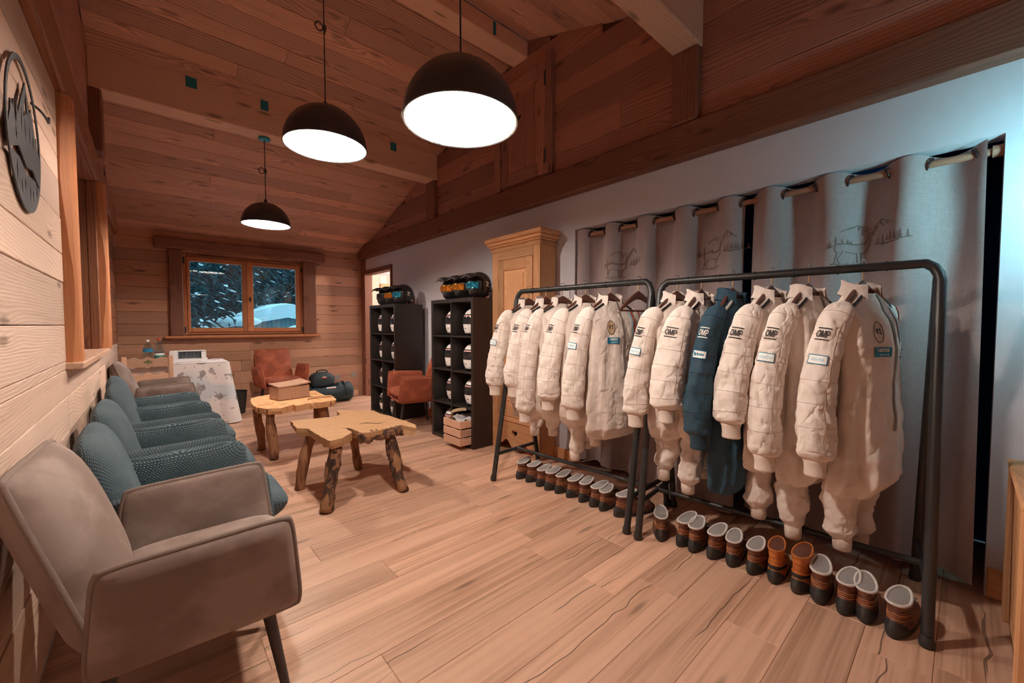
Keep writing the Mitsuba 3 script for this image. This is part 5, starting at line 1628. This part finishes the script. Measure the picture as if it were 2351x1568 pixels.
# ------------------------------------------------------------------ racing overalls
def overall(seed, cloth, knit, cuff, body_z, legs, chest='oval', sleeve_tag=True, dark=False, quilt=0.016, puff=1.0, sw=0.0688, folded=True):
    """One-piece overall as it hangs: x across the shoulders (room side negative), front towards -y, z measured from the rack bar."""
    P = Proto()
    r = np.random.RandomState(seed)
    bz = body_z
    prof = np.array([(-0.132, 0.074, 0.052, 0.012), (-0.152, 0.110, 0.058, 0.005), (-0.182, 0.170, 0.062, 0), (-0.205, 0.200, 0.068, 0), (-0.25, 0.203, 0.082, -0.010), (-0.37, 0.192, 0.086, -0.022), (-0.50, 0.182, 0.082, -0.026),
                     (bz * 0.55 - 0.29, 0.185 + 0.01 * puff, 0.084 * puff, -0.028), (bz + 0.19, 0.190 * puff, 0.092 * puff, -0.026), (bz + 0.08, 0.185 * puff, 0.094 * puff, -0.022), (bz + 0.025, 0.160 * puff, 0.078 * puff, 0), (bz, 0.115 * puff, 0.050 * puff, 0.004)])
    prof = prof[np.argsort(-prof[:, 0])]
    p1, p2, p3, p4 = r.uniform(0, 6.28, 4)
    fold = 1.0 if not dark else 0.8

    def ring(z):
        zz = -z
        return [np.interp(zz, -prof[:, 0], prof[:, k]) for k in (1, 2, 3)]

    def torso(th, z):
        a, b, yo = ring(z)
        t = np.clip((-0.10 - z) / 0.9, 0, 1)
        e = 0.82
        c, s = np.cos(th), np.sin(th)
        k = 1 + fold * (0.4 + t) * (0.055 * np.sin(5 * th + p1 + 3 * z) + 0.050 * np.sin(8 * th + p2 - 4 * z) + 0.028 * np.sin(13 * th + p3 + 9 * z)) * np.clip((-z - 0.13) / 0.15, 0, 1)
        w = meshkit.fbm(np.stack([np.cos(th) * 2.2 + seed, np.sin(th) * 2.2, z * 9 + 0 * th], -1), 3, seed) - 0.5
        k = k + 0.11 * w * np.clip((-z - 0.12) / 0.2, 0, 1)
        return np.stack([a * np.sign(c) * np.abs(c) ** e * k, yo - b * np.sign(s) * np.abs(s) ** e * k * (1 + 0.12 * w), z + 0 * th], -1)

    zs = np.r_[np.linspace(-0.132, bz + 0.06, 76), bz + np.array([0.04, 0.022, 0.008, 0.0])]
    th = np.linspace(0, 2 * np.pi, 64, endpoint=False)
    v = np.array([torso(th, np.full(64, z)) for z in zs])
    m = loft(v, caps=False)
    capr = np.concatenate([v[-1][None], (v[-1][None] * 0.5 + v[-1].mean(0) * 0.5) + np.array([0, 0, 0.012]), (v[-1].mean(0) + 0 * v[-1][None]) + np.array([0, 0, 0.02])])
    P.add('body', join(m, loft(capr, caps=False)), cloth, smooth=True)

    def front(x, z):
        a, b, yo = ring(z)
        c = np.clip(np.abs(x) / a, 0, 0.98) ** (1 / 0.82) * np.sign(x)
        return torso(np.arctan2(np.sqrt(1 - c * c), c), z)

    def chest_print(mesh, x0, z0, lift, mat, name, label=None):
        q = np.asarray(mesh.vertices)
        pts = front(x0 + q[:, 0], z0 + q[:, 1])
        pts[:, 1] -= lift + q[:, 2]
        P.add(name, trimesh.Trimesh(pts, mesh.faces, process=False), mat, label=label)

    # standing collar, open in front
    col = []
    for z, k in ((-0.148, 1.26), (-0.125, 1.10), (-0.100, 1.02), (-0.086, 1.06), (-0.084, 0.98), (-0.100, 0.94), (-0.135, 0.98)):
        t = np.linspace(-0.5 * np.pi - 0.02 + 0.62, 1.5 * np.pi - 0.62, 34) + np.pi * 0.0
        t = np.linspace(math.radians(-38), math.radians(218), 34)
        col.append(np.c_[0.078 * k * np.cos(t), 0.010 + 0.062 * k * np.sin(t) - 0.01 * (1 - np.sin(t)), z + 0.016 * np.sin(t) + 0.006 * np.sin(3 * t + p1)])
    P.add('collar', loft(np.array(col), caps=False, closed=False), cloth, smooth=True)
    # zip placket
    zz = np.linspace(-0.135, max(-0.72, bz + 0.12), 40)
    L, Rr = front(0.004 + 0 * zz, zz), front(0.020 + 0 * zz, zz)
    L[:, 1] -= 0.004
    Rr[:, 1] -= 0.004
    P.add('zip', grid_mesh(np.stack([L, Rr], 1)), 'seam_grey' if not dark else 'rubber')

    # sleeves
    end = -cuff
    for side in (-1, 1):
        flare = 0.0 if side < 0 else -0.02
        ctl = np.array([(0.150, 0.0, -0.192), (0.196, 0.006, -0.232), (0.230 + flare, 0.022, -0.35), (0.256 + flare, 0.034, -0.50), (0.278 + flare, 0.036, -0.62 * end / -0.80), (0.286 + flare, 0.028, end + 0.075)])
        ctl[4, 2] = (ctl[3, 2] + ctl[5, 2]) / 2
        path = smooth_path(ctl * np.array([side, 1, 1]), 110)
        s = np.r_[0, np.cumsum(np.linalg.norm(np.diff(path, axis=0), axis=1))]
        total = s[-1]
        u = s / total
        rad = np.interp(u, [0, 0.05, 0.12, 0.3, 0.55, 0.8, 0.95, 0.985, 1.0], [0.040, 0.056, 0.066, 0.073, 0.080, 0.084, 0.080, 0.066, 0.044])
        p5, p6 = r.uniform(0, 6.28, 2)
        tang = np.gradient(path, axis=0)
        tang /= np.linalg.norm(tang, axis=1, keepdims=True)

        def skin(si, th, lift=0.0):
            """th = 0 outwards, +90 degrees to the front"""
            si, th = np.broadcast_arrays(np.asarray(si, float), np.asarray(th, float))
            c = np.stack([np.interp(si, s, path[:, k]) for k in range(3)], -1)
            t = np.stack([np.interp(si, s, tang[:, k]) for k in range(3)], -1)
            out = np.array([side, 0, 0.0]) - t * t[..., :1] * side
            out /= np.linalg.norm(out, axis=-1, keepdims=True)
            fr = np.array([0, -1.0, 0]) - t * (-t[..., 1:2])
            fr /= np.linalg.norm(fr, axis=-1, keepdims=True)
            R0 = np.interp(si, s, rad)
            uu = si / total
            cell = np.abs(((si + 0.02 * np.sin(th + p5)) / 0.078) % 1.0 - 0.5) * 2
            k = 1 - quilt * 1.5 * np.exp(-((1 - cell) / 0.16) ** 2) + quilt * 0.4
            w = meshkit.fbm(np.stack([np.cos(th) * 1.8 + 3 * side, np.sin(th) * 1.8 + seed, si * 15], -1), 3, seed + 5) - 0.5
            g = meshkit.fbm(np.stack([np.cos(th) * 1.5 + 7 + seed, np.sin(th) * 1.5 + 2 * side, si * 11 + 0.8 * np.sin(th + p5)], -1), 2, seed + 9)
            ridge = 0.35 - np.abs(2 * g - 1)
            k = k + 0.22 * w * (0.35 + uu) + 0.05 * np.sin(th * 3 + p6 + si * 8) * (0.3 + uu) + 0.30 * ridge * (0.25 + 0.75 * uu)
            k = np.where(uu > 0.97, 1 - (1 - k) * (1 - uu) / 0.03, k)
            R_ = R0 * k + lift
            return c + out * (R_ * 0.80 * np.cos(th))[..., None] + fr * (R_ * (1 + (sw / 0.078 - 1) * np.clip(uu / 0.2, 0.25, 1) * np.clip((1 - uu) / 0.06, 0, 1)) * np.sin(th))[..., None]

        tt = np.linspace(0, 2 * np.pi, 32, endpoint=False)
        v = np.array([skin(np.full(32, si), tt) for si in s])
        if side > 0:
            v = v[:, ::-1]
        P.add('sleeve', loft(v), cloth, smooth=True)
        if side < 0:
            st = [tube(skin(np.full(25, si), np.linspace(math.radians(-75), math.radians(125), 25), 0.0008), 0.0011, 4) for si in np.arange(0.06 + 0.03 * r.rand(), total * 0.93, 0.082 + 0.03 * r.rand())]
            st.append(tube(skin(np.linspace(0.10, total * 0.93, 40), np.full(40, math.radians(52)), 0.0008), 0.0011, 4))
            P.add('stitching', join(*st), 'seam_cream' if not dark else 'rubber')
        e0 = path[-1]
        cr = []
        for d, k in ((-0.012, 0.043), (0.0, 0.046), (0.012, 0.041), (0.035, 0.039), (0.058, 0.041), (0.066, 0.040), (0.066, 0.033), (0.02, 0.030)):
            cr.append(np.c_[e0[0] + k * np.cos(tt) * (1 + 0.03 * np.sin(tt * 16)), e0[1] + k * np.sin(tt) * (1 + 0.03 * np.sin(tt * 16)) - 0.05 * d, np.full(32, e0[2] - d)])
        P.add('cuff', loft(np.array(cr)), knit, smooth=True)
        if side < 0:
            # emblem lettering on the upper arm
            ink = 'print_white' if dark else 'print_black'
            tm = text('OMP', 0.028, 0.0008, True)
            q = np.asarray(tm.vertices)
            sx = 0.066 / (q[:, 0].max() - q[:, 0].min())
            s0 = 0.155
            th0 = math.radians(2)
            def on_arm(mesh, sc, mat, name, lift, kx=1.0, ths=th0, label=None):
                q = np.asarray(mesh.vertices)
                P.add(name, trimesh.Trimesh(skin(sc - q[:, 1], ths + kx * q[:, 0] / 0.080, lift + q[:, 2]), mesh.faces, process=False), mat, label=label)
            tm = tm.subdivide_to_size(0.02)
            on_arm(tm, s0, ink, 'arm_lettering', 0.0035, sx)
            for dz in (0.024, -0.024):
                bar = trimesh.creation.box((0.070, 0.0045, 0.001)).subdivide_to_size(0.012)
                bar.apply_translation((0, dz, 0))
                on_arm(bar, s0, ink, 'arm_lettering', 0.0035)
            if sleeve_tag:
                pl = trimesh.creation.box((0.092, 0.040, 0.001)).subdivide_to_size(0.012)
                on_arm(pl, 0.262, 'patch_blue', 'arm_patch', 0.0040, ths=math.radians(6))
                pl = trimesh.creation.box((0.084, 0.033, 0.001)).subdivide_to_size(0.012)
                on_arm(pl, 0.262, 'patch_pale', 'arm_patch', 0.0052, ths=math.radians(6))
                if dark:
                    on_arm(text('K', 0.020, 0.0008, True), 0.262, 'patch_blue', 'arm_patch', 0.0062, ths=math.radians(-16))
                gl = [trimesh.creation.box((0.008, 0.010 + 0.003 * (k % 2), 0.001), transform=trimesh.transformations.translation_matrix((-0.025 + 0.0125 * k, 0, 0))) for k in range(5)]
                on_arm(join(*gl), 0.262, 'stripe_sky' if not dark else 'patch_blue', 'arm_patch', 0.0062, ths=math.radians(6))
        elif not dark:
            for a0, a1, mat in ((math.radians(30), math.radians(48), 'stripe_sky'), (math.radians(48), math.radians(68), 'stripe_orange')):
                S_, A_ = np.meshgrid(np.linspace(0.03, 0.30, 24), np.linspace(a0, a1, 5), indexing='ij')
                P.add('arm_stripe', grid_mesh(skin(S_, A_, 0.004)), mat, smooth=True)
    # dark shoulder tapes
    for side in (-1, 1):
        pts = []
        for t in np.linspace(0, 1, 12):
            x = 0.092 + 0.088 * t
            z = -np.interp(x / 0.93, prof[:4, 1], -prof[:4, 0]) - 0.006
            pts.append(front(np.array([side * x]), np.array([z]))[0] + np.array([0, -0.003, 0.003]))
        P.add('shoulder_tape', tube(pts, 0.0045, 8, squash=1.9), 'print_black' if not dark else 'print_white', smooth=True)
    # chest badges
    if chest == 'oval' or dark:
        cx, cz = -0.085, -0.300
        t = np.linspace(0, 2 * np.pi, 40)
        if not dark and r.rand() < 0.5 or seed == 5:
            ov = extrude(np.c_[0.026 * np.cos(t), 0.042 * np.sin(t)][:-1], 0.0008).subdivide_to_size(0.012)
            chest_print(ov, cx, cz, 0.0030, 'patch_tan', 'chest_badge')
        ring_ = extrude(Polygon(np.c_[0.029 * np.cos(t), 0.045 * np.sin(t)]).difference(Polygon(np.c_[0.0265 * np.cos(t), 0.0425 * np.sin(t)])), 0.0008)
        chest_print(ring_, cx, cz, 0.0035, 'patch_tan' if dark else 'print_black', 'chest_badge')
        tm = text('91', 0.022, 0.0008, True)
        chest_print(tm, cx, cz + 0.004, 0.0042, 'patch_tan' if dark else 'print_black', 'chest_badge')
        pl = trimesh.creation.box((0.088, 0.040, 0.001)).subdivide_to_size(0.012)
        if not dark:
            chest_print(pl, cx + 0.012, cz - 0.083, 0.0034, 'patch_blue', 'chest_patch')
        tm = text('CROSS', 0.013, 0.0008, True)
        chest_print(tm, cx + 0.012, cz - 0.075, 0.0046, 'print_white', 'chest_patch')
        gl = join(*[trimesh.creation.box((0.008, 0.006, 0.001), transform=trimesh.transformations.translation_matrix((-0.02 + 0.0125 * k, 0, 0))) for k in range(4)])
        chest_print(gl, cx + 0.02, cz - 0.094, 0.0046, 'stripe_sky', 'chest_patch')
    else:
        pl = trimesh.creation.box((0.095, 0.045, 0.001)).subdivide_to_size(0.012)
        chest_print(pl, -0.07, -0.315, 0.0030, 'knit_cuff', 'chest_patch')
        gl = join(*[trimesh.creation.box((0.009, 0.009, 0.001), transform=trimesh.transformations.translation_matrix((-0.032 + 0.0115 * k, 0.012, 0))) for k in range(7)])
        chest_print(gl, -0.07, -0.315, 0.0042, 'seam_grey', 'chest_patch')
        bar = trimesh.creation.box((0.085, 0.003, 0.001)).subdivide_to_size(0.012)
        chest_print(bar, -0.07, -0.315, 0.0042, 'print_red', 'chest_patch')
        gl = join(*[trimesh.creation.box((0.007, 0.006, 0.001), transform=trimesh.transformations.translation_matrix((-0.022 + 0.0105 * k, -0.011, 0))) for k in range(5)])
        chest_print(gl, -0.07, -0.315, 0.0042, 'seam_grey', 'chest_patch')
    # coloured stripes down the far shoulder
    if not dark:
        for x0, w, z0, z1, mat in ((0.105, 0.024, -0.190, -0.345, 'stripe_sky'), (0.131, 0.019, -0.190, -0.335, 'stripe_orange')):
            pl = trimesh.creation.box((w, z0 - z1, 0.001)).subdivide_to_size(0.012)
            chest_print(pl, x0, (z0 + z1) / 2, 0.0030, mat, 'chest_stripe')
        gl = join(*[trimesh.creation.box((0.022, 0.010, 0.001), transform=trimesh.transformations.translation_matrix((0, -0.016 * q, 0))) for q in range(4)])
        chest_print(gl, 0.125, -0.362, 0.0032, 'print_black', 'chest_stripe')
    # trouser legs that hang below the body
    for k, (lx, ly, lz) in enumerate(legs):
        n = 50
        t = np.linspace(0, 1, n)
        z0 = bz + 0.16
        w1 = r.uniform(0, 6, 3)
        path = np.c_[lx * (0.7 + 0.3 * t) + 0.010 * np.sin(t * 6 + w1[0]), ly + 0.008 * np.sin(t * 5 + w1[1]), z0 + (lz + 0.055 - z0) * t]
        rr = 0.072 + 0.006 * np.sin(t * 8 + w1[2]) - 0.016 * t
        rr = rr * np.where(t > 0.9, 1 - (t - 0.9) * 4.5, 1)
        m = tube(path, rr, 24)
        vv = np.asarray(m.vertices)
        d = meshkit.fbm(vv * np.array([26, 26, 16]) + seed, 3, seed + k) - 0.5
        cc = np.repeat(path, 24, 0)
        vv[:-2] += (vv[:-2] - cc) * (0.75 * d[:-2, None])
        P.add('trouser_leg', trimesh.Trimesh(vv, m.faces, process=False), cloth, smooth=True)
        P.add('ankle_cuff', tube([path[-1] + [0, 0, 0.012], path[-1] + [0.002, 0, -0.020], path[-1] + [0.004, 0, -0.052]], [0.036, 0.036, 0.034], 20), knit, smooth=True)
    return P


SUITS = [  # y on the bar, yaw, cuff drop, body bottom, legs, options, label
    (2.302, -12, 0.825, -0.90, [(-0.08, 0.03, -1.00), (0.07, 0.03, -1.02)], dict(sw=0.062), 'cream overall nearest the wardrobe, first on the farther rack'),
    (2.124, -5, 0.810, -0.97, [(-0.08, 0.04, -1.12)], dict(sw=0.068, sleeve_tag=False), 'cream overall with a quilted arm, second on the farther rack'),
    (1.968, -20, 0.985, -0.98, [(-0.06, 0.02, -1.10)], dict(sw=0.0688, chest='lines', sleeve_tag=False), 'cream overall with a red-lined chest print, third on the farther rack'),
    (1.768, -16, 0.865, -0.98, [(-0.06, 0.02, -1.23), (0.05, 0.02, -1.16)], dict(sw=0.08, chest='lines', sleeve_tag=False), 'cream overall with a bold arm logo, fourth on the farther rack'),
    (1.573, -12, 0.895, -1.03, [(-0.10, 0.01, -1.08)], dict(sw=0.0686, puff=1.08), 'cream overall with a tan oval badge and blue patch, beside the empty hanger'),
    (1.128, -14, 0.845, -0.93, [(-0.05, 0.02, -1.18)], dict(sw=0.0628), 'cream overall first from the far end of the nearer rack'),
    (0.994, -4, 0.790, -0.90, [(-0.07, 0.01, -1.21), (0.08, 0.02, -1.16)], dict(sw=0.082, sleeve_tag=False), 'cream overall with a squarely quilted arm, left of the navy overall'),
    (0.837, -3, 0.895, -1.16, [], dict(sw=0.056, dark=True, cloth='navy_cloth', knit='navy_knit', puff=0.96), 'navy blue overall among the cream ones on the nearer rack'),
    (0.662, -10, 0.815, -1.00, [(-0.02, 0.03, -1.26)], dict(sw=0.0684, sleeve_tag=False), 'cream overall just right of the navy overall'),
    (0.510, -13, 0.940, -1.03, [(-0.05, 0.02, -1.30)], dict(sw=0.062), 'cream overall second from the near end of the nearer rack'),
    (0.316, -15, 0.920, -1.03, [(-0.08, 0.02, -1.28), (0.10, 0.02, -1.31)], dict(sw=0.0628, puff=1.08), 'cream overall at the near end of the racks with an orange shoulder stripe'),
]
for k, (y, yaw, cuff, bz, legs, opt, lab) in enumerate(SUITS):
    o = dict(opt)
    c = on_bar(y)
    cloth, knit = o.pop('cloth', 'suit_cloth'), o.pop('knit', 'knit_cuff')
    zb = c[2] + 0.0165
    place(plain_hanger, 'coat_hanger', 'dark wooden hanger in the ' + lab.replace(' on the farther rack', ', farther rack').replace('cream overall with a ', 'overall with the ').replace('at the near end of the racks with an', 'at the near end with the').replace('and blue patch, beside the empty hanger', 'beside the empty hanger'), 'hanger', 'hangers on the racks', frame(c[0], c[1], zb, yaw))
    place(overall(k + 1, cloth, knit, cuff, bz, legs, **o), 'racing_overall', lab, 'overall', 'racing overalls on the racks', frame(c[0], c[1], zb, yaw))
c = on_bar(1.375)
place(plain_hanger, 'coat_hanger', 'empty dark wooden hanger with a trouser rail at the near end of the farther rack', 'hanger', 'hangers on the racks', frame(c[0], c[1], c[2] + 0.0165, -8))

# ------------------------------------------------------------------ boots under the racks
def boot(tall=False):
    """Ankle boot, heel at x = 0, toe towards +x."""
    P = Proto()
    up = 'boot_tan' if tall else 'boot_leather'
    H = 1.28 if tall else 1.0
    prof = np.array([(0.018, 0.146, 0.146, 0.047), (0.034, 0.145, 0.145, 0.050), (0.050, 0.142, 0.136, 0.047), (0.062, 0.130, 0.119, 0.043), (0.073, 0.112, 0.096, 0.039), (0.085, 0.096, 0.076, 0.036), (0.098, 0.087, 0.065, 0.036),
                     (0.112 * H, 0.083, 0.062, 0.039), (0.130 * H, 0.080, 0.064, 0.044)])

    def pt(th, z, grow=0.0):
        th, z = np.broadcast_arrays(np.asarray(th, float), np.asarray(z, float))
        xc, a, b = (np.interp(z, prof[:, 0], prof[:, k]) for k in (1, 2, 3))
        c, s = np.cos(th), np.sin(th)
        crease = 1 + 0.020 * np.sin(z * 260 + 2 * np.cos(th)) * np.clip((z - 0.05) / 0.02, 0, 1) * np.clip((0.122 * H - z) / 0.02, 0, 1)
        up_ = np.clip((z - 0.07) / 0.06, 0, 1)
        x = xc + (a + grow) * c * crease + 0.018 * up_ * np.clip(c, 0, 1) ** 4
        y = (0.88 * b + grow) * np.sign(s) * np.abs(s) ** 0.8 * crease * (1 - 0.16 * np.clip(-c, 0, 1) ** 2 * (1 - up_))
        return np.stack([x, y, z + 0.016 * up_ * np.clip(c, -0.2, 1) * up_], -1)
    th = np.linspace(0, 2 * np.pi, 36, endpoint=False)
    zs = np.linspace(0.018, 0.130 * H, 30)
    P.add('upper', loft([pt(th, z) for z in zs], caps=False), up, smooth=True)
    top = zs[-1]
    inn = [pt(th, top), pt(th, top - 0.002, -0.006), pt(th, top - 0.025, -0.008), pt(th, top - 0.045, -0.010), pt(th, 0.066, -0.016)]
    P.add('lining', loft(inn, caps=True), 'boot_lining' if not tall else 'hanger_wood', smooth=True, label='grey lining' if not tall else None)
    ring = pt(np.linspace(0, 2 * np.pi, 37), top, -0.003)
    P.add('rim', tube(ring, 0.0052 if not tall else 0.004, 8, caps=False), 'boot_rim' if not tall else up, smooth=True)
    sole = []
    for z, g in ((0.0, -0.004), (0.003, 0.002), (0.012, 0.004), (0.019, 0.002)):
        q = pt(th, 0.018, g)
        q[:, 2] = z
        sole.append(q)
    P.add('sole', loft(sole), 'rubber', smooth=40, label='black rubber sole')
    for c0, hw, zt in ((math.pi, 1.0, 0.064), (0.0, 0.75, 0.045)):
        A_ = np.linspace(c0 - hw, c0 + hw, 22)
        rows_ = []
        for t in np.linspace(0, 1, 9):
            z = 0.019 + (zt - 0.019) * t * np.sqrt(np.clip(1 - ((A_ - c0) / hw) ** 2, 0.02, 1))
            rows_.append(pt(A_, z, 0.0028 * (1 - t ** 6)))
        P.add('heel_guard' if c0 else 'toe_guard', grid_mesh(np.array(rows_)), 'rubber', smooth=True)
    for z, g in ((0.072, 0.0), (0.081, 0.1), (0.090, 0.05)):
        A_ = np.linspace(math.pi - 1.5, math.pi + 1.5, 26)
        P.add('welt', tube(pt(A_, z - 0.014 * np.abs(np.sin((A_ - math.pi) * 0.6)), 0.0012), 0.0018 if not tall else 0.004, 6), 'stitch' if not tall else ('rubber' if z < 0.085 else up), smooth=True)
    laces = []
    for k in range(4):
        z = 0.058 + 0.016 * k
        x = np.interp(z, prof[:, 0], prof[:, 1] + prof[:, 2]) + 0.001
        for sgn in (-1, 1):
            laces.append(tube([(x - 0.012, sgn * 0.020, z), (x + 0.003, 0, z + 0.007), (x - 0.016, -sgn * 0.020, z + 0.016)], 0.0022, 6))
    P.add('laces', join(*laces), 'rubber', smooth=True, stuff=True)
    return P


low_boot, tan_boot = boot(False), boot(True)
pos1 = [(2.103, 2.305), (2.114, 2.210), (2.115, 2.098), (2.110, 2.008), (2.124, 1.918), (2.133, 1.822), (2.139, 1.712), (2.138, 1.625), (2.137, 1.540), (2.143, 1.440)]
pos2 = [(2.080, 1.095), (2.105, 1.010), (2.098, 0.935), (2.108, 0.848), (2.115, 0.748), (2.120, 0.662), (2.123, 0.566), (2.120, 0.478), (2.110, 0.390), (2.105, 0.312), (2.110, 0.238), (2.090, 0.158)]
ords = ('first', 'second', 'third', 'fourth', 'fifth', 'sixth', 'seventh', 'eighth', 'ninth', 'tenth', 'eleventh', 'twelfth')
for q, (pos, name) in enumerate(((pos1, 'farther'), (pos2, 'nearer'))):
    for k, (x, y) in enumerate(pos):
        tan = q == 1 and k in (6, 7)
        yaw = RS.uniform(-5, 5) + (-6 if k % 2 else 4) + (-14 if k == len(pos) - 1 and q == 0 else 0) + (25 if q and k == 0 else 0)
        sc = RS.uniform(0.92, 1.02) * (1.04 if k == len(pos) - 1 else 1.0)
        if tan:
            lab = 'tall orange-tan boot with a black strap, %s of the pair under the nearer rack' % ('farther' if k == 6 else 'nearer')
        else:
            lab = 'brown ankle boot with grey lining, %s from the far end under the %s rack' % (ords[k], name)
        place(tan_boot if tan else low_boot, 'boot', lab, 'boot', 'tan boots under the nearer rack' if tan else 'brown boots under the racks', frame(x, y, 0.001, yaw, sc))

# pine chest whose edge just shows at the right border
P = Proto()
for q in ((1.96, 2.02, -0.185, -0.128, 0, 0.63, 2), (2.55, 2.61, -0.185, -0.128, 0, 0.63, 2), (1.96, 2.02, -0.60, -0.545, 0, 0.63, 2), (2.55, 2.61, -0.60, -0.545, 0, 0.63, 2)):
    timber(P, 'leg', q[0], q[1], q[2], q[3], q[4], q[5], q[6], 5)
timber(P, 'side_board', 2.02, 2.55, -0.180, -0.140, 0.06, 0.62, 0, 5)
timber(P, 'end_board', 1.965, 1.99, -0.545, -0.185, 0.06, 0.62, 1, 5)
timber(P, 'end_board', 2.58, 2.605, -0.545, -0.185, 0.06, 0.62, 1, 5)
timber(P, 'lid', 1.955, 2.615, -0.605, -0.125, 0.632, 0.655, 0, 5)
place(P, 'storage_chest', 'honey-coloured wooden chest just showing at the right border', 'chest')
